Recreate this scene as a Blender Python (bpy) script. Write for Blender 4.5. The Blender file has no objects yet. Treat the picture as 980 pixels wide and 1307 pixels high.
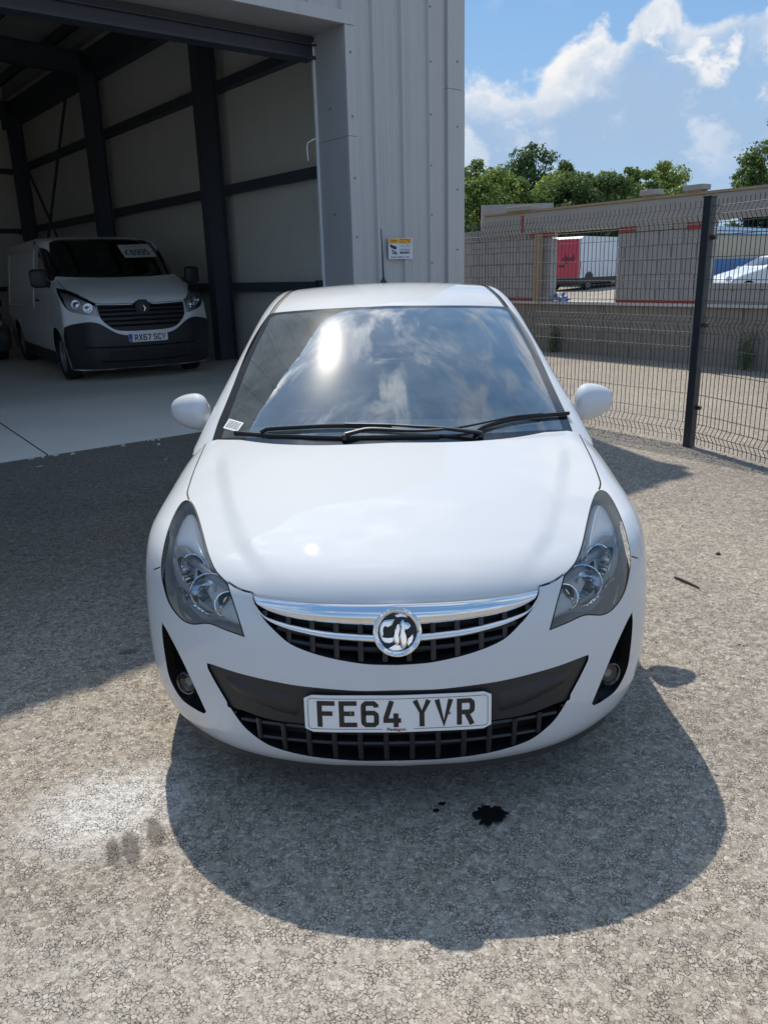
import bpy, bmesh, math, random
import numpy as np
from mathutils import Vector, Matrix
from mathutils.geometry import delaunay_2d_cdt

random.seed(7); np.random.seed(7)
S = bpy.context.scene
COL = S.collection
rad = math.radians

# ------------------------------------------------------------------ camera
CAM_POS = np.array([0.0, -1.92, 1.55]); FPX = 1000.0
_p, _yaw, _roll = rad(17.0), rad(0.745), rad(1.59)
CF = np.array([-math.sin(_yaw)*math.cos(_p), math.cos(_yaw)*math.cos(_p), -math.sin(_p)])
_r0 = np.array([math.cos(_yaw), math.sin(_yaw), 0.0]); _u0 = np.cross(_r0, CF)
CR = math.cos(_roll)*_r0 - math.sin(_roll)*_u0
CU = math.sin(_roll)*_r0 + math.cos(_roll)*_u0
cd = bpy.data.cameras.new('camera'); cam = bpy.data.objects.new('camera', cd); COL.objects.link(cam)
cam.matrix_world = Matrix(((CR[0], CU[0], -CF[0], CAM_POS[0]), (CR[1], CU[1], -CF[1], CAM_POS[1]),
                           (CR[2], CU[2], -CF[2], CAM_POS[2]), (0, 0, 0, 1)))
cd.sensor_fit = 'VERTICAL'; cd.sensor_height = 24.0; cd.lens = 24.0*FPX/1307.0
cd.clip_start = 0.05; cd.clip_end = 3000.0
S.camera = cam

# ------------------------------------------------------------------ light
SUN = Vector((-0.200, 0.675, 1.0)).normalized()          # direction towards the sun
sun_el = math.asin(SUN.z); sun_az = math.atan2(SUN.x, SUN.y)
sl = bpy.data.lights.new('sun', 'SUN'); sl.energy = 4.3; sl.angle = rad(0.53); sl.color = (1.0, 0.935, 0.825)
so = bpy.data.objects.new('sun', sl); COL.objects.link(so)
so.rotation_euler = (-SUN).to_track_quat('-Z', 'Y').to_euler()
S.view_settings.view_transform = 'Standard'; S.view_settings.look = 'None'
S.view_settings.exposure = 0.0; S.view_settings.gamma = 1.0
S.view_settings.use_curve_mapping = False
S.cycles.max_bounces = 8; S.cycles.diffuse_bounces = 4; S.cycles.glossy_bounces = 4; S.cycles.transparent_max_bounces = 12

# ------------------------------------------------------------------ node helper
class N:
    def __init__(s, tree): s.t = tree; s.n = tree.nodes; s.l = tree.links
    def add(s, typ, ins=None, **kw):
        nd = s.n.new(typ)
        for k, v in kw.items(): setattr(nd, k, v)
        for k, v in (ins or {}).items():
            i = nd.inputs[k]
            if hasattr(v, 'outputs'): v = v.outputs[0]
            if isinstance(v, bpy.types.NodeSocket): s.l.new(v, i)
            else: i.default_value = v
        return nd
    def math(s, op, a, b=0.0, c=0.0, clamp=False):
        nd = s.n.new('ShaderNodeMath'); nd.operation = op; nd.use_clamp = clamp
        for i, v in enumerate((a, b, c)):
            if hasattr(v, 'outputs'): v = v.outputs[0]
            if isinstance(v, bpy.types.NodeSocket): s.l.new(v, nd.inputs[i])
            else: nd.inputs[i].default_value = v
        return nd.outputs[0]
    def ramp(s, fac, stops, interp='LINEAR'):
        nd = s.n.new('ShaderNodeValToRGB'); e = nd.color_ramp; e.interpolation = interp
        while len(e.elements) < len(stops): e.elements.new(0.5)
        for el, (p, c) in zip(e.elements, stops):
            el.position = p; el.color = (c, c, c, 1) if not hasattr(c, '__len__') else (*c[:3], 1)
        s.l.new(fac.outputs[0] if hasattr(fac, 'outputs') else fac, nd.inputs[0]); return nd.outputs[0]
    def mix(s, fac, a, b, blend='MIX'):
        nd = s.n.new('ShaderNodeMix'); nd.data_type = 'RGBA'; nd.blend_type = blend
        for i, v in ((0, fac), (6, a), (7, b)):
            if hasattr(v, 'outputs'): v = v.outputs[0]
            if isinstance(v, bpy.types.NodeSocket): s.l.new(v, nd.inputs[i])
            else: nd.inputs[i].default_value = v if i == 0 else (*v[:3], 1)
        return nd.outputs[2]
    def noise(s, vec, scale, detail=4, rough=0.55, dist=0.0, dim='3D'):
        return s.add('ShaderNodeTexNoise', {'Vector': vec, 'Scale': scale, 'Detail': detail, 'Roughness': rough, 'Distortion': dist}, noise_dimensions=dim).outputs[0]

def smooth01(n, x, a, b):
    m = n.n.new('ShaderNodeMapRange'); m.interpolation_type = 'SMOOTHSTEP'
    n.l.new(x, m.inputs[0]); m.inputs[1].default_value = a; m.inputs[2].default_value = b
    return m.outputs[0]

# ------------------------------------------------------------------ world: sky with cumulus
W = bpy.data.worlds.new('World'); S.world = W; W.use_nodes = True
nt = W.node_tree; nt.nodes.clear(); n = N(nt)
SKYK = 0.108
sky = n.add('ShaderNodeTexSky', sky_type='NISHITA', sun_disc=False, sun_elevation=sun_el, sun_rotation=sun_az,
            air_density=1.1, dust_density=0.35, ozone_density=1.5, altitude=60)
geo = n.add('ShaderNodeTexCoord')
sep = n.add('ShaderNodeSeparateXYZ', {0: geo.outputs['Generated']})
X_, Y_, Z_ = sep.outputs
zz = n.math('MAXIMUM', Z_, 0.0)
el_ = n.math('ARCSINE', zz); az_ = n.math('ARCTAN2', X_, Y_)
# cloud coordinates: azimuth / elevation near the horizon turn into a plane overhead
den = n.math('ADD', zz, 0.22)
cx = n.math('DIVIDE', X_, den); cy = n.math('DIVIDE', Y_, den)
cv = n.add('ShaderNodeCombineXYZ', {0: cx, 1: cy, 2: n.math('MULTIPLY', el_, 2.2)})
n1 = n.noise(cv, 1.15, 3, 0.5); n2 = n.noise(cv, 4.2, 9, 0.60, 0.25); n3 = n.noise(cv, 9.0, 8, 0.6, 0.2)
# a cumulus bank whose edge climbs to the right in the part of the sky seen in the picture
edge = n.add('ShaderNodeFloatCurve', {1: n.math('MULTIPLY', n.math('ADD', az_, 0.10), 1.0/0.70)})
cu = edge.mapping.curves[0]; cu.points[0].location = (0.0, 0.19); cu.points[1].location = (1.0, 0.25)
for (a_, b_) in ((0.27, 0.200), (0.312, 0.207), (0.347, 0.196), (0.385, 0.201), (0.433, 0.227), (0.466, 0.238), (0.512, 0.241), (0.539, 0.255), (0.575, 0.257), (0.62, 0.243), (0.72, 0.244)):
    cu.points.new(a_, b_)
edge.mapping.update()
ae = n.add('ShaderNodeCombineXYZ', {0: az_, 1: n.math('MULTIPLY', el_, 1.25), 2: 0.0})
wq = n.add('ShaderNodeTexNoise', {'Vector': ae, 'Scale': 11.0, 'Detail': 3.0})
aw = n.add('ShaderNodeVectorMath', operation='MULTIPLY_ADD'); n.l.new(wq.outputs['Color'], aw.inputs[0]); aw.inputs[1].default_value = (.05, .05, .05); n.l.new(ae.outputs[0], aw.inputs[2])
b1 = n.noise(aw, 16.0, 9, 0.58); b2 = n.noise(aw, 5.5, 5, 0.55); b3 = n.noise(aw, 38.0, 7, 0.6)
vb_ = n.add('ShaderNodeTexVoronoi', {'Vector': aw, 'Scale': 24.0}, feature='SMOOTH_F1').outputs['Distance']
band = n.math('SUBTRACT', edge.outputs[0], el_)                       # >0 below the bank's top
puff = n.math('ADD', n.math('MULTIPLY', n.math('SUBTRACT', b1, 0.5), 0.085), n.math('MULTIPLY', n.math('SUBTRACT', 0.42, vb_), 0.030))
bd = n.math('ADD', band, puff)
bank = smooth01(n, bd, -0.003, 0.012)
inwin = n.math('MULTIPLY', smooth01(n, az_, -0.35, -0.05), n.math('SUBTRACT', 1.0, smooth01(n, az_, 0.62, 0.95)))
low = smooth01(n, n.math('ADD', el_, n.math('MULTIPLY', n.math('SUBTRACT', b2, 0.5), 0.26)), 0.045, 0.135)
bank = n.math('MULTIPLY', n.math('MULTIPLY', bank, inwin), n.math('ADD', n.math('MULTIPLY', low, 0.72), 0.26))
gsum = n.math('ADD', n.math('MULTIPLY', n1, 0.60), n.math('MULTIPLY', n2, 0.40))
gen = n.math('MULTIPLY', smooth01(n, gsum, 0.475, 0.59), 0.88)
gen = n.math('MULTIPLY', gen, smooth01(n, el_, 0.02, 0.10))
keep = n.math('SUBTRACT', 1.0, n.math('MULTIPLY', inwin, n.math('SUBTRACT', 1.0, smooth01(n, el_, 0.33, 0.48))))
gen = n.math('MULTIPLY', gen, keep)
soft = n.math('MULTIPLY', n.math('MULTIPLY', smooth01(n, n.math('ADD', n.math('MULTIPLY', b1, .55), n.math('MULTIPLY', b2, .45)), 0.50, 0.60), inwin), n.math('MULTIPLY', smooth01(n, el_, 0.05, 0.10), n.math('SUBTRACT', 0.62, smooth01(n, el_, 0.17, 0.24), clamp=True)))
wisp = n.math('MULTIPLY', n.math('MULTIPLY', smooth01(n, b2, 0.50, 0.66), smooth01(n, el_, 0.255, 0.29)), n.math('MULTIPLY', inwin, 0.42))
cover = n.math('MAXIMUM', n.math('MAXIMUM', n.math('MAXIMUM', bank, soft), gen), wisp)
# bright billowing rims over blue-grey bodies, small bright puffs lower down
rim = n.math('SUBTRACT', 1.0, smooth01(n, n.math('ADD', bd, n.math('MULTIPLY', n.math('SUBTRACT', b2, 0.5), 0.16)), -0.005, 0.055))
rim = n.math('MULTIPLY', rim, inwin)
bil = n.math('MULTIPLY', smooth01(n, b1, 0.46, 0.60), smooth01(n, b2, 0.40, 0.56))
lit = n.math('MAXIMUM', n.math('MULTIPLY', rim, n.math('ADD', 0.35, n.math('MULTIPLY', b3, 1.1)), clamp=True), n.math('MULTIPLY', bil, 0.95))
lit = n.math('MULTIPLY', lit, n.math('ADD', 0.35, n.math('MULTIPLY', smooth01(n, el_, 0.09, 0.22), 0.65)))
lit = n.math('MAXIMUM', lit, n.math('MULTIPLY', n.math('MULTIPLY', gen, keep), smooth01(n, n2, 0.36, 0.60)))
ccol = n.mix(lit, (3.5, 4.9, 6.9), (8.9, 8.8, 8.7))
sd_ = n.add('ShaderNodeVectorMath', operation='DOT_PRODUCT'); n.l.new(geo.outputs['Generated'], sd_.inputs[0]); sd_.inputs[1].default_value = tuple(SUN)
silver = n.math('MULTIPLY', smooth01(n, sd_.outputs['Value'], .93, 1.0), 2.2)
ccol = n.mix(1.0, ccol, n.add('ShaderNodeCombineColor', {0: n.math('ADD', silver, 1.0), 1: n.math('ADD', n.math('MULTIPLY', silver, .97), 1.0), 2: n.math('ADD', n.math('MULTIPLY', silver, .90), 1.0)}), 'MULTIPLY')
skyc = n.mix(0.60, sky.outputs[0], (1.8, 4.1, 7.6))
haze_ = n.math('MULTIPLY', n.math('SUBTRACT', 1.0, smooth01(n, el_, 0.0, 0.30)), 0.55)
skyc = n.mix(haze_, skyc, (4.0, 5.4, 7.2))
cover = n.math('MULTIPLY', cover, n.math('SUBTRACT', 1.0, n.math('MULTIPLY', n.math('MULTIPLY', smooth01(n, b2, 0.44, 0.62), 0.45), n.math('SUBTRACT', 1.0, lit, clamp=True))))
fin = n.mix(cover, skyc, ccol)
bg = n.add('ShaderNodeBackground', {'Color': fin, 'Strength': SKYK})
n.add('ShaderNodeOutputWorld', {0: bg})

# ------------------------------------------------------------------ objects helpers
def setp(o, label=None, cat=None, group=None, kind=None):
    if label: o['label'] = label
    if cat: o['category'] = cat
    if group: o['group'] = group
    if kind: o['kind'] = kind
    return o
def thing(name, label, cat, loc=(0, 0, 0), rz=0.0, group=None):
    o = bpy.data.objects.new(name, None); COL.objects.link(o); o.location = loc; o.rotation_euler = (0, 0, rz)
    o.empty_display_size = 0.1
    return setp(o, label, cat, group)
def link(name, me, parent=None, **kw):
    o = bpy.data.objects.new(name, me); COL.objects.link(o)
    if parent is not None: o.parent = parent
    return setp(o, **kw)
def mkmesh(name, v, f, mat=None, smooth=False, normals=None, midx=None):
    me = bpy.data.meshes.new(name)
    me.from_pydata([tuple(map(float, p)) for p in v], [], [tuple(map(int, q)) for q in f])
    mats = mat if isinstance(mat, (list, tuple)) else [mat]
    for m in mats:
        if m: me.materials.append(m)
    if midx is not None: me.polygons.foreach_set('material_index', midx)
    if smooth or normals is not None:
        me.polygons.foreach_set('use_smooth', [True]*len(me.polygons))
    me.update()
    if normals is not None:
        me.normals_split_custom_set_from_vertices([tuple(map(float, q)) for q in normals])
    return me
def obj(name, v, f, mat, parent=None, smooth=False, normals=None, **kw):
    return link(name, mkmesh(name, v, f, mat, smooth, normals), parent, **kw)
class MB:
    """collects shapes for one mesh"""
    def __init__(s): s.v = []; s.f = []; s.mi = []; s.cur = 0
    def add(s, v, f):
        b = len(s.v); s.v += [tuple(p) for p in v]; s.f += [tuple(i+b for i in q) for q in f]; s.mi += [s.cur]*len(f); return s
    def box(s, c, d, R=None):
        c = np.array(c, float); h = np.array(d, float)/2
        P = [np.array((sx, sy, sz))*h for sz in (-1, 1) for sy in (-1, 1) for sx in (-1, 1)]
        if R is not None: P = [R @ p for p in P]
        return s.add([c+p for p in P], [(0, 2, 3, 1), (4, 5, 7, 6), (0, 1, 5, 4), (2, 6, 7, 3), (0, 4, 6, 2), (1, 3, 7, 5)])
    def tube(s, pts, r, n=8, cap=True, flat=1.0):
        pts = [np.array(p, float) for p in pts]; m = len(pts); rr = r if hasattr(r, '__len__') else [r]*m
        V = []; prev = None
        for i, p in enumerate(pts):
            t = pts[min(i+1, m-1)]-pts[max(i-1, 0)]; t = t/(np.linalg.norm(t)+1e-9)
            up = prev if prev is not None else (np.array((0, 0, 1.)) if abs(t[2]) < 0.9 else np.array((1., 0, 0)))
            a = np.cross(t, up); a /= np.linalg.norm(a)+1e-9; b = np.cross(a, t); prev = b
            for k in range(n):
                th = 2*math.pi*k/n; V.append(p + rr[i]*(math.cos(th)*a + flat*math.sin(th)*b))
        F = [(i*n+k, i*n+(k+1) % n, (i+1)*n+(k+1) % n, (i+1)*n+k) for i in range(m-1) for k in range(n)]
        if cap: F += [tuple(range(n))[::-1], tuple((m-1)*n+k for k in range(n))]
        return s.add(V, F)
    def lathe(s, prof, c=(0, 0, 0), R=None, n=24):
        """prof: (radius, axial) pairs about local z"""
        V = []
        for (r, z) in prof:
            for k in range(n):
                th = 2*math.pi*k/n; p = np.array((r*math.cos(th), r*math.sin(th), z))
                V.append(np.array(c)+(R @ p if R is not None else p))
        m = len(prof)
        F = [(i*n+k, i*n+(k+1) % n, (i+1)*n+(k+1) % n, (i+1)*n+k) for i in range(m-1) for k in range(n)]
        return s.add(V, F)
    def prism(s, poly, T0, T1):
        """poly (a,b) list; T0/T1 map (a,b) to 3D for the two ends"""
        k = len(poly); V = [T0(*q) for q in poly]+[T1(*q) for q in poly]
        F = [tuple(range(k)), tuple(range(2*k-1, k-1, -1))]+[(i, k+i, k+(i+1) % k, (i+1) % k) for i in range(k)]
        return s.add(V, F)
    def build(s, name, mat, parent=None, smooth=False, bevel=0, **kw):
        me = mkmesh(name, s.v, s.f, mat, smooth, None, s.mi if isinstance(mat, (list, tuple)) else None)
        bm = bmesh.new(); bm.from_mesh(me); bmesh.ops.recalc_face_normals(bm, faces=bm.faces); bm.to_mesh(me); bm.free()
        o = link(name, me, parent, **kw)
        if bevel:
            md = o.modifiers.new('b', 'BEVEL'); md.width = bevel; md.segments = 2; md.limit_method = 'ANGLE'
        if smooth:
            try: me.set_sharp_from_angle(angle=rad(40))
            except Exception: pass
        return o
def Rz(a): c, s = math.cos(a), math.sin(a); return np.array(((c, -s, 0), (s, c, 0), (0, 0, 1.)))
def Rx(a): c, s = math.cos(a), math.sin(a); return np.array(((1., 0, 0), (0, c, -s), (0, s, c)))
def Ry(a): c, s = math.cos(a), math.sin(a); return np.array(((c, 0, s), (0, 1., 0), (-s, 0, c)))
def copy_tree(o, parent=None):
    c = o.copy(); COL.objects.link(c)
    if parent is not None: c.parent = parent
    for ch in list(o.children): copy_tree(ch, c)
    return c

# ------------------------------------------------------------------ materials
MATS = {}
def bsdf(name, col, rough=0.5, metal=0.0, spec=0.5, coat=0.0, coat_r=0.03, vary=0.0, vscale=8.0, bump=0.0, bscale=60.0, trans=0.0, ior=1.5, streak=0.0):
    if name in MATS: return MATS[name]
    m = bpy.data.materials.new(name); m.use_nodes = True; t = m.node_tree; t.nodes.clear(); q = N(t)
    b = q.add('ShaderNodeBsdfPrincipled', {'Base Color': (*col, 1), 'Roughness': rough, 'Metallic': metal, 'Specular IOR Level': spec,
              'Coat Weight': coat, 'Coat Roughness': coat_r, 'IOR': ior, 'Transmission Weight': trans})
    if vary or bump:
        co = q.add('ShaderNodeTexCoord').outputs['Object']
    if vary:
        a = q.noise(co, vscale, 6, 0.6); f = q.math('MULTIPLY', q.math('SUBTRACT', a, 0.5), 2*vary)
        c = q.mix(1.0, col, q.add('ShaderNodeCombineColor', {0: q.math('ADD', f, 1.0), 1: q.math('ADD', f, 1.0), 2: q.math('ADD', f, 1.0)}), 'MULTIPLY')
        if streak:
            sx = q.add('ShaderNodeMapping', {0: co, 3: (9.0, 9.0, .35)}); st = q.noise(sx, 1.6, 5, .6); f2 = q.math('SUBTRACT', 1.0, q.math('MULTIPLY', smooth01(q, st, .48, .74), streak))
            c = q.mix(1.0, c, q.add('ShaderNodeCombineColor', {0: f2, 1: f2, 2: q.math('MULTIPLY', f2, .985)}), 'MULTIPLY')
        q.l.new(c, b.inputs['Base Color'])
        q.l.new(q.math('ADD', q.math('MULTIPLY', q.math('SUBTRACT', a, 0.5), vary), rough), b.inputs['Roughness'])
    if bump:
        h = q.noise(co, bscale, 5, 0.6)
        bp = q.add('ShaderNodeBump', {'Height': h, 'Strength': bump, 'Distance': 0.004}); q.l.new(bp.outputs[0], b.inputs['Normal'])
    q.add('ShaderNodeOutputMaterial', {0: b}); MATS[name] = m; return m
def glass(name, tint, refl=1.0, rough=0.0, glare_film=0.0):
    """thin pane: tinted see-through plus Fresnel reflection"""
    if name in MATS: return MATS[name]
    m = bpy.data.materials.new(name); m.use_nodes = True; t = m.node_tree; t.nodes.clear(); q = N(t)
    tr = q.add('ShaderNodeBsdfTransparent', {0: (*tint, 1)}); gl = q.add('ShaderNodeBsdfGlossy', {0: (1, 1, 1, 1), 'Roughness': rough})
    fr = q.add('ShaderNodeFresnel', {0: 1.52}); fac = q.math('MULTIPLY', fr, refl, clamp=True)
    mx = q.add('ShaderNodeMixShader', {0: fac, 1: tr, 2: gl})
    if glare_film:  # mixes a soft sun glow and a pale veil into the pane
        co = q.add('ShaderNodeTexCoord').outputs['Object']; dn = q.math('MULTIPLY', smooth01(q, q.noise(co, 5.0, 5, .6), .25, .75), glare_film)
        mx = q.add('ShaderNodeMixShader', {0: .005, 1: mx, 2: q.add('ShaderNodeBsdfGlossy', {0: (1, .97, .9, 1), 'Roughness': .20})})
        mx = q.add('ShaderNodeMixShader', {0: dn, 1: mx, 2: q.add('ShaderNodeBsdfDiffuse', {0: (.60, .68, .66, 1)})})
    q.add('ShaderNodeOutputMaterial', {0: mx}); MATS[name] = m; return m
WHITE = bsdf('car_paint_white', (0.61, 0.625, 0.645), 0.6, 0, 0.2, 1.0, 0.015)
GAP = bsdf('shadow_gap', (0.012, 0.012, 0.013), 0.6)
BLACK = bsdf('black_plastic', (0.018, 0.019, 0.021), 0.42, vary=0.15, vscale=30, bump=0.12, bscale=900)
GBLACK = bsdf('gloss_black', (0.008, 0.008, 0.009), 0.12, coat=0.6)
RUBBER = bsdf('rubber', (0.014, 0.014, 0.015), 0.75, bump=0.2, bscale=200)
CHROME = bsdf('chrome', (0.80, 0.81, 0.83), 0.045, 1.0)
CHROME2 = bsdf('reflector', (0.72, 0.73, 0.74), 0.09, 1.0)
GREYB = bsdf('lamp_bezel', (0.36, 0.365, 0.37), 0.45, 0.0)
STEEL = bsdf('steel', (0.35, 0.35, 0.36), 0.35, 0.9)
DARKFAB = bsdf('dark_fabric', (0.09, 0.093, 0.10), 0.9, vary=0.2, vscale=120)
DASH = bsdf('dashboard_plastic', (0.30, 0.33, 0.32), 0.6, vary=0.1)
WSGLASS = glass('windscreen_glass', (0.84, 0.91, 0.88), 4.2, 0.0, 0.11)
LAMPG = glass('lamp_lens', (0.95, 0.96, 0.97), .9, 0.0)
ALLOY = bsdf('wheel_silver', (0.45, 0.46, 0.47), 0.3, 0.8)
# ------------------------------------------------------------------ curved bodies
def table(xs, ys, sig=0.02, n=1500):
    """smoothed interpolation table"""
    a, b = xs[0], xs[-1]; g = np.linspace(a, b, n); v = np.interp(g, xs, ys); st = (b-a)/(n-1)
    k = max(1, int(3*sig/st)); w = np.exp(-0.5*(np.arange(-k, k+1)*st/sig)**2); w /= w.sum()
    l = v[0]-(v[1]-v[0])*np.arange(k, 0, -1); r = v[-1]+(v[-1]-v[-2])*np.arange(1, k+1)
    v = np.convolve(np.concatenate([l, v, r]), w, 'valid')
    return lambda x: np.interp(x, g, v)
def smax(a, b, k):
    h = np.maximum(k-np.abs(a-b), 0.0)/k
    return np.maximum(a, b)+h*h*k*0.25
def sst(x, a, b):
    t = np.clip((x-a)/(b-a), 0, 1); return t*t*(3-2*t)
def crom(pts, corners=(), step=4.0, closed=True):
    """Catmull-Rom through pts, sharp at the given indices"""
    P = [np.array(p, float) for p in pts]; m = len(P); out = []
    for i in range(m if closed else m-1):
        p1, p2 = P[i], P[(i+1) % m]
        p0 = P[(i-1) % m] if (closed or i > 0) else p1; p3 = P[(i+2) % m] if (closed or i+2 < m) else p2
        if i in corners: p0 = p1-(p2-p1)*0.6
        if (i+1) % m in corners: p3 = p2+(p2-p1)*0.6
        L = np.linalg.norm(p2-p1); k = max(1, int(round(L/step)))
        # centripetal-like tension
        m1 = (p2-p0)*0.5; m2 = (p3-p1)*0.5
        for v in (0, 1):
            mm = (m1, m2)[v]; l = np.linalg.norm(mm)
            if l > 1.0*L: mm *= L/l
        for j in range(k):
            t = j/k; t2, t3 = t*t, t*t*t
            out.append((2*t3-3*t2+1)*p1+(t3-2*t2+t)*m1+(-2*t3+3*t2)*p2+(t3-t2)*m2)
    if not closed: out.append(P[-1])
    return np.array(out)
def inpoly(P, poly):
    x, y = P[:, 0], P[:, 1]; r = np.zeros(len(P), bool); q = np.roll(poly, 1, axis=0)
    for (x1, y1), (x2, y2) in zip(poly, q):
        c = ((y1 > y) != (y2 > y)); 
        if c.any():
            xi = (x2-x1)*(y-y1)/(y2-y1+1e-15)+x1
            r ^= c & (x < xi)
    return r
class Shell:
    """closed body given by f(P)<0 inside, seen from an inner origin; sheets are cut out of it along outlines"""
    def __init__(s, f, O, pole, tmax=4.5):
        s.f = f; s.O = np.array(O, float); c = np.array(pole, float); c /= np.linalg.norm(c); s.c = c
        s.ex = np.array((1., 0, 0)); s.ey = np.cross(c, s.ex); s.tmax = tmax
        if s.ey[2] < 0: s.ey = -s.ey
    def dom(s, P):
        d = P-s.O; d /= np.linalg.norm(d, axis=1)[:, None]
        th = np.arccos(np.clip(d @ s.c, -1, 1)); a, b = d @ s.ex, d @ s.ey; r = np.hypot(a, b)+1e-12
        return np.stack([th*a/r, th*b/r], 1)
    def inv(s, Q):
        th = np.hypot(Q[:, 0], Q[:, 1])+1e-12; d = np.cos(th)[:, None]*s.c+(np.sin(th)/th)[:, None]*(Q[:, :1]*s.ex+Q[:, 1:]*s.ey)
        lo = np.zeros(len(Q)); hi = np.full(len(Q), s.tmax)
        for _ in range(34):
            m = (lo+hi)/2; v = s.f(s.O+d*m[:, None]) < 0
            lo = np.where(v, m, lo); hi = np.where(v, hi, m)
        return s.O+d*((lo+hi)/2)[:, None]
    def nrm(s, P, e=None):
        e = e or getattr(s, 'e', .0015)
        g = np.stack([s.f(P+e*np.eye(3)[i])-s.f(P-e*np.eye(3)[i]) for i in range(3)], 1)
        return g/(np.linalg.norm(g, axis=1)[:, None]+1e-12)
    def hit(s, A, D, tmin=0.0, tmax=8.0, step=0.01):
        """first crossing along rays A + t D"""
        D = D/np.linalg.norm(D, axis=1)[:, None]; t = np.full(len(D), tmin); done = np.zeros(len(D), bool); t0 = t.copy()
        for k in range(int((tmax-tmin)/step)):
            t1 = t0+step; v = s.f(A+D*t1[:, None]) < 0
            new = v & ~done; t = np.where(new, t0, t); done |= v; t0 = np.where(done, t0, t1)
            if done.all(): break
        lo = t.copy(); hi = t+step
        for _ in range(24):
            m = (lo+hi)/2; v = s.f(A+D*m[:, None]) < 0; hi = np.where(v, m, hi); lo = np.where(v, lo, m)
        P = A+D*((lo+hi)/2)[:, None]; P[~done] = np.nan
        return P
    def from_view(s, uv):
        uv = np.asarray(uv, float); D = CF+CR*((uv[:, :1]-490)/FPX)-CU*((uv[:, 1:]-653.5)/FPX)
        return s.ok(s.hit(np.repeat(CAM_POS[None], len(D), 0), D, 0.8, 5.5))
    def ok(s, P):
        g = ~np.isnan(P[:, 0]); i = np.arange(len(P))
        if not g.all():
            for c in range(3): P[:, c] = np.interp(i, i[g], P[g, c])
        return P
    def from_front(s, xz, y0=-1.0, dy=1.0):
        xz = np.asarray(xz, float); A = np.stack([xz[:, 0], np.full(len(xz), y0), xz[:, 1]], 1)
        return s.ok(s.hit(A, np.repeat(np.array([[0, dy, 0.]]), len(A), 0)))
    def from_side(s, yz, x0=1.6):
        yz = np.asarray(yz, float); A = np.stack([np.full(len(yz), x0), yz[:, 0], yz[:, 1]], 1)
        return s.ok(s.hit(A, np.repeat(np.array([[-1., 0, 0.]]), len(A), 0), 0, 2.2))
    def from_top(s, xy, z0=2.6):
        xy = np.asarray(xy, float); A = np.stack([xy[:, 0], xy[:, 1], np.full(len(xy), z0)], 1)
        return s.ok(s.hit(A, np.repeat(np.array([[0, 0, -1.]]), len(A), 0)))
    def strip(s, P3, w):
        """domain polygon (and centre line) for a groove of width w (metres) along surface polyline P3"""
        T = np.gradient(P3, axis=0); T /= np.linalg.norm(T, axis=1)[:, None]+1e-12; B = np.cross(s.nrm(P3), T)
        return s.dom(P3+B*w/2), s.dom(P3-B*w/2), s.dom(P3)
    def cut(s, regions, grooves, grids, thmax, extra=()):
        """regions: list (name, domain polygon) in priority order; grooves: list (left,right,centre)"""
        V = []; E = []; cen = []
        def addl(L, closed, iscen=False):
            b = len(V); V.extend(L.tolist()); m = len(L); E.extend([(b+i, b+i+1) for i in range(m-1)]); cen.extend([iscen]*m)
            if closed: E.append((b+m-1, b))
        for nm, poly in regions: addl(poly, True)
        gp = []
        for (l, r, c) in grooves:
            addl(np.concatenate([l, r[::-1]]), True); addl(c, False, True); gp.append(np.concatenate([l, r[::-1]]))
        n0 = len(V)
        cons = np.array(V) if V else np.zeros((0, 2))
        # centre seam
        zs = np.arange(-thmax, thmax, 0.012); addl(np.stack([0*zs, zs], 1), False)
        G = []
        for (h, a, b) in grids:
            k = int(b/h)+1; ii, jj = np.meshgrid(np.arange(0, k+1), np.arange(-k, k+1)); g = np.stack([(ii+0.5*(jj % 2)).ravel()*h, jj.ravel()*h*0.87], 1)
            t = np.hypot(g[:, 0], g[:, 1]); g = g[(t >= a) & (t < b) & (g[:, 0] > 0.3*h)]
            # keep clear of the outlines
            if len(cons):
                cell = {}
                hh = h*0.55
                for p in cons: cell.setdefault((int(p[0]//hh), int(p[1]//hh)), []).append(p)
                keep = []
                for p in g:
                    cx_, cy_ = int(p[0]//hh), int(p[1]//hh); okk = True
                    for dx in (-1, 0, 1):
                        for dy in (-1, 0, 1):
                            for q in cell.get((cx_+dx, cy_+dy), ()):
                                if (q[0]-p[0])**2+(q[1]-p[1])**2 < hh*hh: okk = False; break
                            if not okk: break
                        if not okk: break
                    if okk: keep.append(p)
                g = np.array(keep)
            G.append(g)
        nc = len(V)
        for g in G: V.extend(g.tolist())
        r = delaunay_2d_cdt([Vector(v) for v in V], E, [], 0, 1e-6)
        Q = np.array([tuple(v) for v in r[0]]); F = np.array([f for f in r[2] if len(f) == 3]); orig = r[3]
        iscen = np.zeros(len(Q), bool)
        for i, o in enumerate(orig):
            for k in o:
                if k < n0 and cen[k]: iscen[i] = True
        C = Q[F].mean(1); keep = (C[:, 0] > 1e-5) & (np.hypot(C[:, 0], C[:, 1]) < thmax)
        F = F[keep]; C = C[keep]
        P = s.inv(Q); P[np.abs(Q[:, 0]) < 1e-6, 0] = 0.0; NN = s.nrm(P)
        NN[np.abs(Q[:, 0]) < 1e-6, 0] = 0.0
        lab = np.full(len(F), -1)
        for i, poly in reversed(list(enumerate([p for _, p in regions]))): lab[inpoly(C, poly)] = i
        for poly in gp:
            m = inpoly(C, poly); lab[m & (lab != -99)] = 1000
        s.Q, s.P, s.NN, s.F, s.lab, s.iscen, s.names = Q, P, NN, F, lab, iscen, [a for a, _ in regions]
        # orientation
        a = P[F[:, 0]]; b = P[F[:, 1]]; c = P[F[:, 2]]; fl = ((np.cross(b-a, c-a)*NN[F].mean(1)).sum(1) < 0)
        F[fl] = F[fl][:, ::-1]
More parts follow.
